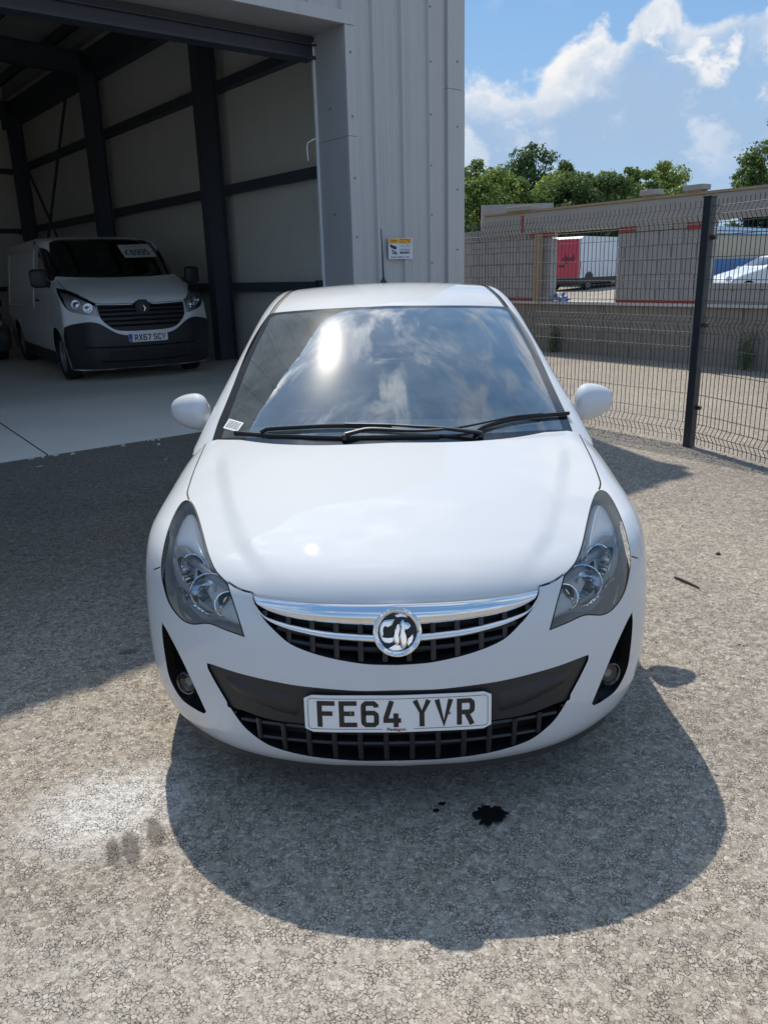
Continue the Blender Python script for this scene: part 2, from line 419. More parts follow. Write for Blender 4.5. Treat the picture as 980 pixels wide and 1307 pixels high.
    def sheet(s, sel, groove=0.006, off=0.0):
        F = s.F[sel]; used = np.unique(F); mp = -np.ones(len(s.P), int); mp[used] = np.arange(len(used))
        P = s.P[used].copy(); NN = s.NN[used].copy(); g = s.iscen[used]
        P[g] -= NN[g]*groove
        if off: P += NN*off
        return P, mp[F], NN
    def where(s, *names):
        ids = [i for i, nme in enumerate(s.names) if nme in names]+([1000] if 'groove' in names else [])+([-1] if 'rest' in names else [])
        return np.isin(s.lab, ids)
def dens(poly, step=.05, closed=True):
    poly = [np.array(p, float) for p in poly]; out = []; m = len(poly)
    for i in range(m if closed else m-1):
        a, b = poly[i], poly[(i+1) % m]; k = max(1, int(np.linalg.norm(b-a)/step)); out += [a+(b-a)*j/k for j in range(k)]
    if not closed: out.append(poly[-1])
    return np.array(out)
def mir(P, NN=None):
    Q = P.copy(); Q[:, 0] *= -1
    if NN is None: return Q
    M_ = NN.copy(); M_[:, 0] *= -1; return Q, M_
def sheet_obj(name, sh, mat, parent, side=0, **kw):
    """side 0: both halves in one mesh; +1 / -1: one half"""
    P, F, NN = sh
    if side == 0:
        Q, NM = mir(P, NN); V = np.concatenate([P, Q]); F2 = np.concatenate([F, F[:, ::-1]+len(P)]); N2 = np.concatenate([NN, NM])
        # weld the seam
        seam = np.abs(P[:, 0]) < 1e-6; ix = np.arange(len(V)); ix[len(P):][seam] = np.arange(len(P))[seam]; F2 = ix[F2]
        u = np.unique(F2); mp = -np.ones(len(V), int); mp[u] = np.arange(len(u)); V, N2, F2 = V[u], N2[u], mp[F2]
    elif side > 0: V, F2, N2 = P, F, NN
    else:
        V, N2 = mir(P, NN); F2 = F[:, ::-1]
    return obj(name, V, F2, mat, parent, True, N2, **kw)
def wall_strip(L, d, closed=True):
    """band of quads from polyline L (n,3) to L+d"""
    k = len(L); V = np.concatenate([L, L+d]); m = k if closed else k-1
    F = [(i, (i+1) % k, k+(i+1) % k, k+i) for i in range(m)]
    return V, F
# ================================================================== the white hatchback
x_yf = table([-.1, 0, .2, .3, .4, .5, .6, .7, .77, .82, .86, .90], [0, 0, .010, .027, .053, .095, .160, .250, .345, .430, .54, .92], 0.03)
x_yc = table([.05, .13, .16, .20, .25, .32, .40, .48, .55, .62, .68, .74, .9, 1.2], [.20, .10, .065, .030, .012, .004, 0, .001, .010, .026, .048, .085, .30, 1.0], 0.018)
x_zb = table([-.4, -.05, .0, .03, .07, .14, .27, .45, .62, .82, .97, 1.25, 2.0, 3.2, 4.4], [.45, .66, .70, .715, .735, .762, .806, .856, .891, .926, .947, .975, 1.02, 1.06, 1.08], 0.035)
x_w = table([.0, .17, .25, .35, .5, .62, .70, .78, .86, .94, 1.05, 1.3], [.75, .78, .805, .830, .845, .849, .845, .833, .810, .782, .735, .60], 0.03)
def corsa_body(P):
    x = np.abs(P[:, 0]); y = P[:, 1]; z = P[:, 2]; yf = x_yf(x)
    f1 = x_yc(z)+yf*(1.0+0.10*sst(z, .35, .15))-y
    xr_ = np.interp(y, [.1, .3, .5, .8, 1.0], [.36, .475, .545, .625, .665]); crown = 0.018*(x/.7)**2+0.010*sst(x, xr_-.045, xr_+.015)*sst(y, 1.05, .8)*sst(y, .05, .2)
    f2 = z-(x_zb(y-.62*yf)-crown)
    r1 = np.hypot(y-.83, z-.31); r2 = np.hypot(y-3.34, z-.31)
    w = x_w(z)+0.014*np.exp(-((r1-.355)/.05)**2)+0.014*np.exp(-((r2-.355)/.05)**2)-0.030*np.clip(y-3.2, 0, 2)**2
    w = w-0.012*np.exp(-((z-.45-.0)/.10)**2)*sst(y, 1.25, 1.5)*sst(y, 2.95, 2.7)
    f3 = x-w
    f4 = y-(3.97-.10*x*x-.25*np.clip(.4-z, 0, 1)-.12*np.clip(z-.75, 0, 1))
    f = smax(f1, f2, .045); f = smax(f, f3, .055+.045*sst(z, .6, .78)); f = smax(f, f4, .15)
    return np.maximum(f, .150+0.06*sst(y, .25, .6)-z)
x_tc = table([.6, .95, 1.2, 1.45, 1.70, 1.90, 2.0, 2.15, 2.35, 2.6, 2.9, 3.3, 3.62, 3.80, 3.95], [.735, .915, 1.052, 1.183, 1.305, 1.399, 1.436, 1.470, 1.494, 1.496, 1.487, 1.45, 1.385, 1.18, .85], 0.075)
x_wc = table([.7, .9, 1.0, 1.125, 1.25, 1.375, 1.45, 1.6], [.87, .805, .768, .720, .676, .632, .603, .53], 0.03)
def corsa_cabin(P):
    x = np.abs(P[:, 0]); y = P[:, 1]; z = P[:, 2]
    f1 = z-(x_tc(y-(.20*x*x+.30*x**4)*sst(y, 3.2, 2.2))-.035*(x/.6)**2*sst(z, .9, 1.4))
    w = x_wc(z)-.02*np.clip(y-2.6, 0, 2)**2
    f = smax(f1, x-w, .055)
    return np.maximum(f, .80-z)
car = thing('hatchback_car', 'white hatchback facing the camera in the middle of the yard, chrome badge on its grille', 'car', (0, 0, 0))
B = Shell(corsa_body, (0, 1.2, .45), (0, -.94, .34))
B.e = .004
V_ = B.from_view
# outlines measured on the right half of the photographed car, laid onto the shell
HL = [(765, 625.4), (758.9, 630.7), (753.5, 644.5), (749, 662.8), (744.4, 684.2), (740.5, 699.5), (732.9, 717.9), (719, 734), (716, 747), (709.2, 771.4), (700.4, 805), (723, 795.9), (745.9, 786), (767.3, 785.7), (781, 779), (794.8, 760.7), (801.7, 739.3), (804.8, 714.8), (801, 688.8), (793.3, 662.8), (782.6, 639.9), (773.4, 627.6)]
hl3 = V_(crom(HL, (7, 10), 4)); hl = B.dom(hl3)
def shrink(poly, d):
    """inset a closed domain polygon"""
    a = np.roll(poly, 1, 0); b = np.roll(poly, -1, 0); t = b-a; t /= np.linalg.norm(t, axis=1)[:, None]+1e-12
    nn = np.stack([-t[:, 1], t[:, 0]], 1); A = 0.5*np.sum(poly[:, 0]*b[:, 1]-b[:, 0]*poly[:, 1])
    return poly+nn*d*(1 if A > 0 else -1)
hl_in = shrink(hl, 0.0034)
SEAM = -.06
GR = [(507, 766), (545, 765.5), (585, 763), (625, 759), (660, 754), (688.5, 749.2), (684.5, 764), (677, 780), (665, 795.2), (641.4, 817), (601, 833.9), (550.5, 845.6), (507, 849)]
gr3 = V_(crom(GR, (0, 5, 12), 5, closed=False)); gr = np.concatenate([B.dom(gr3), [[SEAM, B.dom(gr3[-1:])[0, 1]], [SEAM, B.dom(gr3[:1])[0, 1]]]])
IN = [(508, 881), (560, 879.5), (628, 871), (668, 862.5), (712, 850), (746, 837.2), (751, 836), (750.5, 842), (742, 860), (729, 884.4), (716, 907), (702, 924.8), (675, 945), (628, 960), (567, 968.6), (509, 971)]
in3 = V_(crom(IN, (0, 6, 15), 5, closed=False)); ik = np.concatenate([B.dom(in3), [[SEAM, B.dom(in3[-1:])[0, 1]], [SEAM, B.dom(in3[:1])[0, 1]]]])
PN = [(508, 881), (560, 879.5), (628, 871), (668, 862.5), (712, 850), (746, 837.2), (751, 836), (750.5, 842), (742, 860), (728, 886), (727, 892.8), (706, 901), (685, 909.6), (660, 916), (628, 921), (570, 930), (509, 932)]
pn3 = V_(crom(PN, (0, 6, 16), 5, closed=False)); pn = np.concatenate([B.dom(pn3), [[SEAM, B.dom(pn3[-1:])[0, 1]], [SEAM, B.dom(pn3[:1])[0, 1]]]])
FG = [(806.4, 781), (799.7, 793.5), (782.8, 830.5), (766, 871), (755, 898), (757, 900.5), (768, 895), (786, 880.5), (799.7, 854), (804.7, 823.8), (807, 795)]
fg3 = V_(crom(FG, (0, 4), 4)); fg = B.dom(fg3)
# bonnet outline: front edge, lamp, shut line, rear edge
BN = [(507, 766), (545, 765.5), (585, 763), (625, 759), (660, 754), (688, 748.5), (705, 742.5), (719, 733), (732.9, 717.2), (740.2, 699.5), (744.2, 684.2), (748.7, 662.8), (753.2, 644.5), (758.7, 630.5), (764, 625), (766, 617), (762, 604), (754.3, 585), (742, 560), (733.5, 542.5), (729.9, 542.5), (715, 547), (701.4, 550.4), (657, 558.3), (606.5, 563), (560, 564.6), (501, 565)]
bn3 = V_(crom(BN, (0, 19, 26), 5, closed=False)); bnd = B.dom(bn3)
bn = np.concatenate([bnd, [[SEAM, bnd[-1, 1]], [SEAM, bnd[0, 1]]]])
b_front = V_(crom(BN[5:8], (), 4, closed=False)); b_side = V_(crom(BN[14:20], (), 4, closed=False))
# cowl opening between bonnet and windscreen
cow3 = np.concatenate([V_(crom(BN[19:], (0, 1), 5, closed=False)), B.from_top(crom([(0.0, 1.06), (.25, 1.085), (.5, 1.165), (.66, 1.27), (.735, 1.345), (.755, 1.33), (.752, 1.29)], (0,), .03, closed=False))])
cw = B.dom(cow3); k_ = np.argmin(np.abs(cow3[:, 0])+np.abs(cow3[:, 1]-1.06)); 
cwd = np.concatenate([cw[:k_][:, :], [[SEAM, cw[k_-1, 1]], [SEAM, cw[k_, 1]]], cw[k_:]])
def circ(cy_, cz_, r, a0=0, a1=360, n=60):
    t = np.radians(np.linspace(a0, a1, n)); return np.stack([cy_+r*np.cos(t), cz_+r*np.sin(t)], 1)
arch1 = np.concatenate([circ(.83, .30, .335, -5, 185, 50), [(.495, .215), (1.165, .215)]]); arch2 = arch1+np.array([2.51, 0])
ar1 = B.dom(B.from_side(arch1)); ar2 = B.dom(B.from_side(arch2))
g_b = [B.strip(B.from_side(crom([(.50, .33), (.52, .42), (.535, .47), (.60, .52)], (), .02, closed=False)), .006)]
seam3 = V_(crom([(805.5, 710), (814.5, 713)], (), 3, closed=False)); arcp = B.from_side([(.525, .50), (.515, .43), (.505, .36)])
door3 = B.from_side(crom([(1.42, .23), (1.36, .34), (1.30, .55), (1.30, .75), (1.34, .90), (1.38, .96)], (), .04, closed=False))
door4 = B.from_side(crom([(2.62, .23), (2.70, .45), (2.72, .70), (2.70, .98)], (), .04, closed=False))
sill3 = B.from_side(crom([(1.42, .23), (2.0, .215), (2.62, .22)], (), .05, closed=False))
GV = [B.strip(b_front, .006), B.strip(b_side, .006), B.strip(seam3, .0045), B.strip(door3, .006), B.strip(door4, .006)]
REG = [('lamp', hl_in), ('gasket', hl), ('grille', gr), ('panel', pn), ('intake', ik), ('fog', fg), ('cowl', cwd), ('arch', ar1), ('arch', ar2), ('bonnet', bn)]
B.cut(REG, GV, [(.013, 0, 1.25), (.034, 1.25, 2.92)], 2.92)
C3 = B.P[B.F].mean(1)
rest = B.where('rest'); low = rest & (C3[:, 2] < .170) ; 
low = rest & (C3[:, 1] > .30) & ((C3[:, 2] < .163) | ((B.NN[B.F].mean(1)[:, 2] < -.9) & (C3[:, 2] < .3)))
top = rest & (C3[:, 1] > 1.25) & (C3[:, 2] > .9) & (np.abs(C3[:, 0]) < .70)
doorm = rest & ~low & ~top & (C3[:, 1] > 1.30+.12*sst(C3[:, 2], .5, .25)) & (C3[:, 1] < 2.68) & (C3[:, 0] > .5)
bump = rest & ~low & ~top & ~doorm & (C3[:, 1] < .53) & ((C3[:, 2] < .545) | (C3[:, 0] < .70))
fend = rest & ~low & ~top & ~doorm & ~bump & (C3[:, 1] < 2.0)
rearq = rest & ~low & ~top & ~doorm & ~bump & ~fend
sheet_obj('bumper', B.sheet(bump), WHITE, car)
for sd in (1, -1):
    sheet_obj('fender', B.sheet(fend), WHITE, car, sd)
    sheet_obj('door', B.sheet(doorm), WHITE, car, sd)
    sheet_obj('rear_panel', B.sheet(rearq), WHITE, car, sd)
bonnet = sheet_obj('bonnet', B.sheet(B.where('bonnet')), WHITE, car)
sheet_obj('underbody', B.sheet(low | top), BLACK, car)
sheet_obj('panel_gap', B.sheet(B.where('groove', 'gasket')), GAP, car, kind='stuff')
plate_panel = sheet_obj('number_plate_panel', B.sheet(B.where('panel'), 0, -.006), BLACK, car)
def both(f):
    for sd in (1, -1): f(sd)
def msk(V, sd):
    V = np.array(V, float).copy()
    if sd < 0: V[:, 0] *= -1
    return V
def rim_wall(L3, depth, name, mat, parent, dirv=(0, 1, 0), closed=False, mirror_join=True, off=0.0):
    """side walls of a recess behind outline L3"""
    d = np.array(dirv, float)*depth
    for sd in (1, -1):
        V, F = wall_strip(msk(L3, sd), np.array(d)*np.array((sd, 1, 1)), closed)
        obj(name, V, F, mat, parent, True)
# bonnet front edge return, dark recess behind the grille and the intake
def backdrop(L3, depth, name, mat, z0, z1):
    k = MB(); m = len(L3)//1
    V = np.concatenate([L3, msk(L3, -1)[::-1]]); V = V+np.array((0, depth, 0)); c = V.mean(0)
    obj(name, np.concatenate([V, [c]]), [(i, (i+1) % len(V), len(V)) for i in range(len(V))], mat, car)
rim_wall(V_(crom([(502, 766)]+GR[1:], (5, 12), 5, closed=False)), .07, 'grille_surround', BLACK, car); backdrop(gr3, .07, 'grille_backing', GAP, 0, 0)
rim_wall(in3, .07, 'intake_surround', BLACK, car); backdrop(in3, .07, 'intake_backing', GAP, 0, 0)
bnf = V_(crom([(502, 766)]+BN[1:8], (), 5, closed=False)); rim_wall(bnf, -.02, 'bonnet_edge', WHITE, bonnet, (0, 0, 1))
# grille and intake mesh: bars that follow the shell
def inside_reg(P3, poly): return inpoly(B.dom(P3), poly)
def surf_bar(mb, P3, w, d0, d1):
    """bar of width w along surface polyline, from depth d0 to d1 below the shell"""
    NN = B.nrm(P3); T = np.gradient(P3, axis=0); T /= np.linalg.norm(T, axis=1)[:, None]; Bn = np.cross(NN, T)
    a = P3+Bn*w/2; b = P3-Bn*w/2; yv = np.array((0, 1., 0))
    V = np.concatenate([a+yv*d0, P3+yv*(d0-.004), b+yv*d0, b+yv*d1, a+yv*d1]); k = len(P3)
    F = [(j*k+i, j*k+i+1, ((j+1) % 5)*k+i+1, ((j+1) % 5)*k+i) for j in range(5) for i in range(k-1)]
    mb.add(V, F)
def clipruns(P3, poly, minlen=3):
    m = inside_reg(P3, poly); out = []; cur = []
    for p, t in zip(P3, m):
        if t: cur.append(p)
        else:
            if len(cur) >= minlen: out.append(np.array(cur))
            cur = []
    if len(cur) >= minlen: out.append(np.array(cur))
    return out
def mesh_bars(poly, name, hlines, vxs, z0, z1, d0, avoid=None):
    mb = MB()
    for hv in hlines:
        for run in clipruns(hv, poly): surf_bar(mb, run, .012, d0-.004, d0+.03)
    for x in vxs:
        P3 = B.from_front([(x, z) for z in np.arange(z0, z1, .008)])
        if avoid is not None: P3 = P3[~inpoly(B.dom(P3), avoid)]
        for run in clipruns(P3, poly, 2): surf_bar(mb, run, .014, d0-.010, d0+.03)
    for sd in (1, -1):
        q = MB(); q.add(msk(mb.v, sd), mb.f); q.build(name, BLACK, car, True)
hx = np.arange(-.006, .62, .012)
mesh_bars(ik, 'intake_mesh', [V_(np.stack([508+900*hx*(.50), 0*hx+yy-26*hx**2*4.0], 1)) for yy in (933, 951)], np.arange(.037, .60, .0735), .18, .42, .014, pn)
mesh_bars(gr, 'grille_mesh', [V_(np.stack([508+900*hx*.46, yy-36*hx**2*4.2], 1)) for yy in (818, 831)], np.arange(.033, .44, .0665), .49, .66, .016)
# ---------------------------------------------------------------- headlights
def tri_patch(uv, h=5.0):
    """triangulate a closed 2D outline with interior points"""
    uv = np.asarray(uv, float); k = len(uv); V = [Vector(p) for p in uv]; E = [(i, (i+1) % k) for i in range(k)]
    lo, hi = uv.min(0), uv.max(0); g = np.array([(a, b) for a in np.arange(lo[0], hi[0], h) for b in np.arange(lo[1], hi[1], h)])
    g = g[inpoly(g, uv)]
    if len(g):
        d = np.sqrt(((g[:, None]-uv[None])**2).sum(2)).min(1); g = g[d > h*.45]; V += [Vector(p) for p in g]
    r = delaunay_2d_cdt(V, E, [], 0, 1e-6); Q = np.array([tuple(v) for v in r[0]]); F = np.array([f for f in r[2]])
    F = F[inpoly(Q[F].mean(1), uv)]
    return Q, F
def edge_d(Q, uv):
    """distance of points to the outline"""
    a = uv; b = np.roll(uv, -1, 0); ab = b-a; t = np.clip(((Q[:, None]-a[None])*ab[None]).sum(2)/((ab**2).sum(1)+1e-12)[None], 0, 1)
    return np.sqrt(((Q[:, None]-(a[None]+t[..., None]*ab[None]))**2).sum(2)).min(1)
def surf_patch(name, uv, mat, parent, base=0.0, bulge=0.0, soft=6.0, h=5.0, shell=None, bnd=None, back=0.0, sides=(1, -1), smooth=True, **kw):
    """sheet following the shell under a drawn outline, pushed by base (outwards +) and domed by bulge"""
    shell = shell or B; Q, F = tri_patch(uv, h); d = edge_d(Q, np.asarray(uv)); P = shell.from_view(Q); NN = shell.nrm(P)
    t = np.clip(d/soft, 0, 1); off = base+bulge*np.sqrt(1-(1-t)**2)
    P = P+NN*off[:, None]
    out = []
    for i, sd in enumerate(sides):
        V = msk(P, sd); F2 = [tuple(f) for f in F]; V = V.tolist()
        if back:
            L = shell.from_view(uv); L = L+shell.nrm(L)*base; L = msk(L, sd); L2 = L-msk(shell.nrm(msk(L, sd)), sd)*back
            bb = len(V); k = len(L); V += L.tolist()+L2.tolist(); F2 += [(bb+j, bb+(j+1) % k, bb+k+(j+1) % k, bb+k+j) for j in range(k)]
        me = mkmesh(name, V, F2, mat, smooth)
        bm = bmesh.new(); bm.from_mesh(me); bmesh.ops.remove_doubles(bm, verts=bm.verts, dist=1e-5); bmesh.ops.recalc_face_normals(bm, faces=bm.faces); bm.to_mesh(me); bm.free()
        if smooth: me.set_sharp_from_angle(angle=rad(50))
        out.append(link(name, me, parent[i] if isinstance(parent, list) else parent, **kw))
    return out
lamps = []
for sd in (1, -1):
    P, F, NN = B.sheet(B.where('lamp'), 0, .001)
    if sd < 0: P, NN = mir(P, NN); F = F[:, ::-1]
    lamps.append(obj('headlight', P, F, LAMPG, car, True, NN))
hl_uv = crom(HL, (7, 10), 6)
LBACK = bsdf('lamp_housing', (0.62, 0.63, 0.63), 0.3, 0.0)
LGREY = bsdf('lamp_upper_lens', (0.92, 0.93, 0.94), 0.2, 0.0, coat=0.5)
LDARK = bsdf('lamp_dark', (0.58, 0.58, 0.56), 0.3, 0.0)
surf_patch('lamp_housing', hl_uv, LDARK, lamps, -.062, 0, h=7, back=-.058)
# upper translucent chamber, arm, outer rim, lower chambers
surf_patch('upper_chamber', crom([(764, 633), (756, 645), (751, 668), (748.5, 690), (747, 706), (752, 700), (762, 689), (775, 678), (786, 676), (790, 682), (788, 664), (780, 645), (771, 634)], (), 5), LGREY, lamps, -.034, .016, 16)
surf_patch('bezel_arm', crom([(780, 675.5), (772, 679), (764, 689), (752, 704), (739, 716), (723, 731), (718, 739), (716, 745), (722, 744), (735, 736), (747, 727), (757, 716), (768, 704), (777, 694), (786, 692), (790, 696), (789, 682)], (), 5), GREYB, lamps, -.024, .009, 8)
surf_patch('outer_bezel', crom([(790, 683), (791, 703), (787, 722), (777, 741), (764, 757), (750, 768), (747, 773), (756, 773), (771, 765), (786, 747), (796, 727), (799, 708), (797, 688), (791, 670), (786, 660)], (), 5), GREYB, lamps, -.030, .008, 8)
surf_patch('trim_strip', crom([(786, 737), (774, 753), (760, 766), (748, 775), (746, 778), (754, 776), (768, 766), (782, 751), (790, 738)], (), 5), CHROME2, lamps, -.016, .004, 3, h=4)
surf_patch('inner_trim', crom([(748, 672), (744, 690), (737, 708), (727, 720), (720, 730), (717, 736), (724, 731), (736, 719), (744, 706), (748, 692)], (), 5), CHROME2, lamps, -.014, .004, 4, h=4)
surf_patch('indicator_chamber', crom([(714, 766), (707, 789), (704, 799), (716, 792), (732, 785), (744, 778), (738, 765), (724, 758)], (), 5), LBACK, lamps, -.040, .012, 10)
def bowl(lamp, c_uv, depth, ru, rv, tilt, dp, sd, name='reflector', mat=CHROME2, facets=0):
    """concave reflector with a rim, opening forwards"""
    P = B.from_view(np.array([c_uv]))[0]; NNn = B.nrm(P[None])[0]; c = P-NNn*depth
    ax = np.array((.20, -.93, .22)); ax /= np.linalg.norm(ax); u = np.cross((0, 0, 1.), ax); u /= np.linalg.norm(u); v = np.cross(ax, u)
    ct, st = math.cos(tilt), math.sin(tilt); u2 = u*ct+v*st; v2 = -u*st+v*ct; V = []; n_ = 40; rings = 9
    for i in range(rings+1):
        r = i/rings; dpt = dp*(1-r*r)
        for k in range(n_):
            th = 2*math.pi*k/n_; w = 1+(0.035*math.cos(th*facets)*r if facets else 0)
            V.append(c+ru*r*math.cos(th)*u2*w+rv*r*math.sin(th)*v2*w-ax*dpt)
    F = [(i*n_+k, i*n_+(k+1) % n_, (i+1)*n_+(k+1) % n_, (i+1)*n_+k) for i in range(rings) for k in range(n_)]
    o = obj(name, msk(V, sd), F, mat, lamp, facets == 0)
    rim = [c+ru*1.02*math.cos(t)*u2+rv*1.02*math.sin(t)*v2 for t in np.linspace(0, 2*math.pi, 41)]
    m = MB(); m.tube(msk(rim, sd), .0028, 6, False); m.build('reflector_rim', CHROME, lamp, True)
    b = MB(); b.tube(msk([c-ax*dp*.9, c-ax*dp*.5, c-ax*dp*.42], sd), [.008, .008, .003], 10); b.build('bulb', bsdf('bulb_glass', (.6, .62, .62), .1, 0, coat=1), lamp, True)
for lamp, sd in zip(lamps, (1, -1)):
    bowl(lamp, (771, 711), .034, .040, .052, -.25, .045, sd, facets=14)
    bowl(lamp, (753, 742), .030, .058, .050, -.35, .050, sd)
    bowl(lamp, (730, 762), .034, .040, .036, -.5, .035, sd)
# ---------------------------------------------------------------- grille chrome
def band(name, top, bot, mat, parent, base, bulge, n_=8, lip=0.012):
    """bright bar between two drawn curves, rounded in section"""
    T3 = B.from_view(crom(top, (), 5, closed=False)); k = len(T3)
    bc = crom(bot, (), 5, closed=False); s_ = np.linspace(0, 1, len(bc)); t_ = np.linspace(0, 1, k)
    B3 = B.from_view(np.stack([np.interp(t_, s_, bc[:, 0]), np.interp(t_, s_, bc[:, 1])], 1)); V = []
    dirv = np.array((0, -1., .15))
    prof = [(0, -lip)]+[(j/n_, bulge*math.sin(math.pi*j/n_)**.8) for j in range(n_+1)]+[(1, -lip)]
    for (a, o_) in prof:
        P = T3*(1-a)+B3*a; V.append(P+dirv*(base+o_))
    V = np.concatenate(V); m = len(prof); F = [(j*k+i, j*k+i+1, (j+1)*k+i+1, (j+1)*k+i) for j in range(m-1) for i in range(k-1)]
    for sd in (1, -1): 
        me = mkmesh(name, msk(V, sd), F, mat, True); bm = bmesh.new(); bm.from_mesh(me); bmesh.ops.recalc_face_normals(bm, faces=bm.faces); bm.to_mesh(me); bm.free(); me.set_sharp_from_angle(angle=rad(60)); link(name, me, parent)
band('chrome_bar', [(503, 770), (540, 769), (585, 766.5), (625, 762.5), (660, 757.5), (687, 752)], [(503, 799.8), (540, 798), (597, 792), (640, 784), (668.6, 774), (680, 767)], CHROME, car, -.004, .013)
band('chrome_bar', [(503, 809.8), (540, 808.5), (597, 801.5), (643.6, 790), (672, 778.5), (683, 765), (687, 754)], [(503, 821.2), (536.4, 819.5), (593.6, 812), (640, 799.5), (667, 787), (680, 774), (688.5, 753)], CHROME, car, .000, .010)
GS = B.from_view(crom([(508, 803), (560, 800), (610, 794), (650, 785), (672, 775)], (), 6, closed=False))
for sd in (1, -1):
    m = MB(); V, F = wall_strip(msk(GS+np.array((0, .03, .018)), sd), np.array((0, 0, -.036)), False); m.add(V, F); m.build('grille_slot', GAP, car)
# ---------------------------------------------------------------- badge
bc = B.from_view(np.array([[508.5, 802.5]]))[0]; bc = np.array((0.002, bc[1]-.022, bc[2]))
bax = np.array((0, -.955, .297)); bu = np.array((1., 0, 0)); bv = np.cross(bax, bu); bv = np.array((0, .297, .955))
RB = np.stack([bu, bv, bax], 1)
badge = MB().lathe([(.030, -.02), (.056, -.02), (.0655, -.010), (.067, -.003), (.0655, .004), (.061, .0065), (.0555, .004), (.0515, -.001), (.0495, -.006), (.0, -.0065)], bc, RB, 56).build('badge', CHROME, car, True)
MB().lathe([(.0, -.0052), (.0490, -.0052), (.0495, -.0058)], bc, RB, 48).build('badge_disc', bsdf('badge_black', (.012, .012, .014), .45), badge, True)
bs = lambda a, b: ((a-474)/3240.0*1.02, -(b-408)/3240.0*1.02)
for poly in ([(330, 445), (322, 405), (327, 355), (345, 322), (368, 303), (452, 294), (430, 345), (400, 360), (372, 345), (352, 365), (345, 400), (350, 440)],
             [(328, 440), (352, 447), (385, 452), (440, 449), (447, 470), (436, 492), (402, 502), (365, 494), (345, 478)],
             [(447, 395), (470, 350), (487, 336), (503, 345), (500, 380), (486, 430), (492, 500), (470, 520), (448, 496), (440, 446)],
             [(500, 330), (522, 298), (540, 325), (566, 327), (585, 342), (586, 362), (560, 378), (541, 372), (536, 400), (552, 452), (557, 500), (545, 530), (524, 553), (504, 520), (494, 460), (500, 400), (508, 360)],
             [(562, 462), (606, 420), (612, 455), (596, 500), (560, 530), (556, 500)],
             [(396, 545), (452, 512), (498, 520), (522, 556), (470, 566), (420, 562)],
             [(452, 262), (500, 246), (548, 262), (566, 284), (520, 274), (470, 280)]):
    k = MB(); T = lambda h: (lambda a, b: bc+bu*bs(a, b)[0]+bv*bs(a, b)[1]+bax*h)
    cen = np.mean(poly, 0); ins = [(p[0]+(cen[0]-p[0])*.22, p[1]+(cen[1]-p[1])*.22) for p in poly]; m_ = len(poly)
    V = [T(-.0055)(*p) for p in poly]+[T(-.0012)(*p) for p in poly]+[T(.0010)(*p) for p in ins]
    k.add(V, [(i, (i+1) % m_, m_+(i+1) % m_, m_+i) for i in range(m_)]+[(m_+i, m_+(i+1) % m_, 2*m_+(i+1) % m_, 2*m_+i) for i in range(m_)]+[tuple(2*m_+i for i in range(m_))])
    k.build('badge_relief', CHROME, badge)
# ---------------------------------------------------------------- lettering
GLY = {'F': [[(7, 0), (7, 72), (50, 72)], [(7, 41), (43, 41)]], 'E': [[(50, 72), (7, 72), (7, 7), (50, 7)], [(7, 41), (43, 41)]],
       '6': [[(43, 60), (42, 66), (36, 72), (14, 72), (8, 66), (7, 60), (7, 17), (8, 12), (14, 7), (36, 7), (42, 12), (43, 17), (43, 32), (42, 38), (36, 43), (14, 43), (8, 39)]],
       '4': [[(25, 79), (8, 27), (8, 20), (50, 20)], [(36, 0), (36, 42)]], 'Y': [[(6, 79), (25, 38), (44, 79)], [(25, 42), (25, 0)]],
       'V': [[(6, 79), (25, 6), (44, 79)]], 'R': [[(7, 0), (7, 72), (36, 72), (42, 67), (43, 60), (43, 50), (42, 43), (36, 38), (7, 38)], [(26, 38), (43, 0)]],
       'X': [[(6, 0), (44, 79)], [(6, 79), (44, 0)]], '7': [[(0, 72), (43, 72), (42, 62), (20, 0)]],
       'S': [[(43, 60), (42, 67), (36, 72), (14, 72), (8, 67), (7, 60), (7, 52), (9, 46), (15, 42), (36, 38), (42, 33), (43, 27), (43, 18), (42, 12), (36, 7), (14, 7), (8, 12), (7, 19)]],
       'C': [[(43, 60), (42, 67), (36, 72), (14, 72), (8, 67), (7, 60), (7, 19), (8, 12), (14, 7), (36, 7), (42, 12), (43, 19)]],
       '9': [[(7, 19), (8, 13), (14, 7), (36, 7), (42, 13), (43, 19), (43, 62), (42, 67), (36, 72), (14, 72), (8, 67), (7, 62), (7, 47), (8, 41), (14, 36), (36, 36), (42, 40)]],
       '5': [[(43, 72), (8, 72), (8, 44), (36, 44), (42, 39), (43, 32), (43, 18), (42, 12), (36, 7), (14, 7), (8, 12), (7, 18)]]}
def thick(pl, w):
    pl = [np.array(p, float) for p in pl]; L = []; R = []
    for i, p in enumerate(pl):
        d0 = pl[i]-pl[i-1] if i else pl[1]-pl[0]; d1 = pl[i+1]-p if i < len(pl)-1 else d0
        if not i: d0 = d1
        d0 = d0/np.linalg.norm(d0); d1 = d1/np.linalg.norm(d1); n0 = np.array((-d0[1], d0[0])); n1_ = np.array((-d1[1], d1[0])); m = n0+n1_; m /= np.linalg.norm(m); k = min(1/max(m @ n0, .35), 1.45)
        L.append(p+m*w/2*k); R.append(p-m*w/2*k)
    return L, R
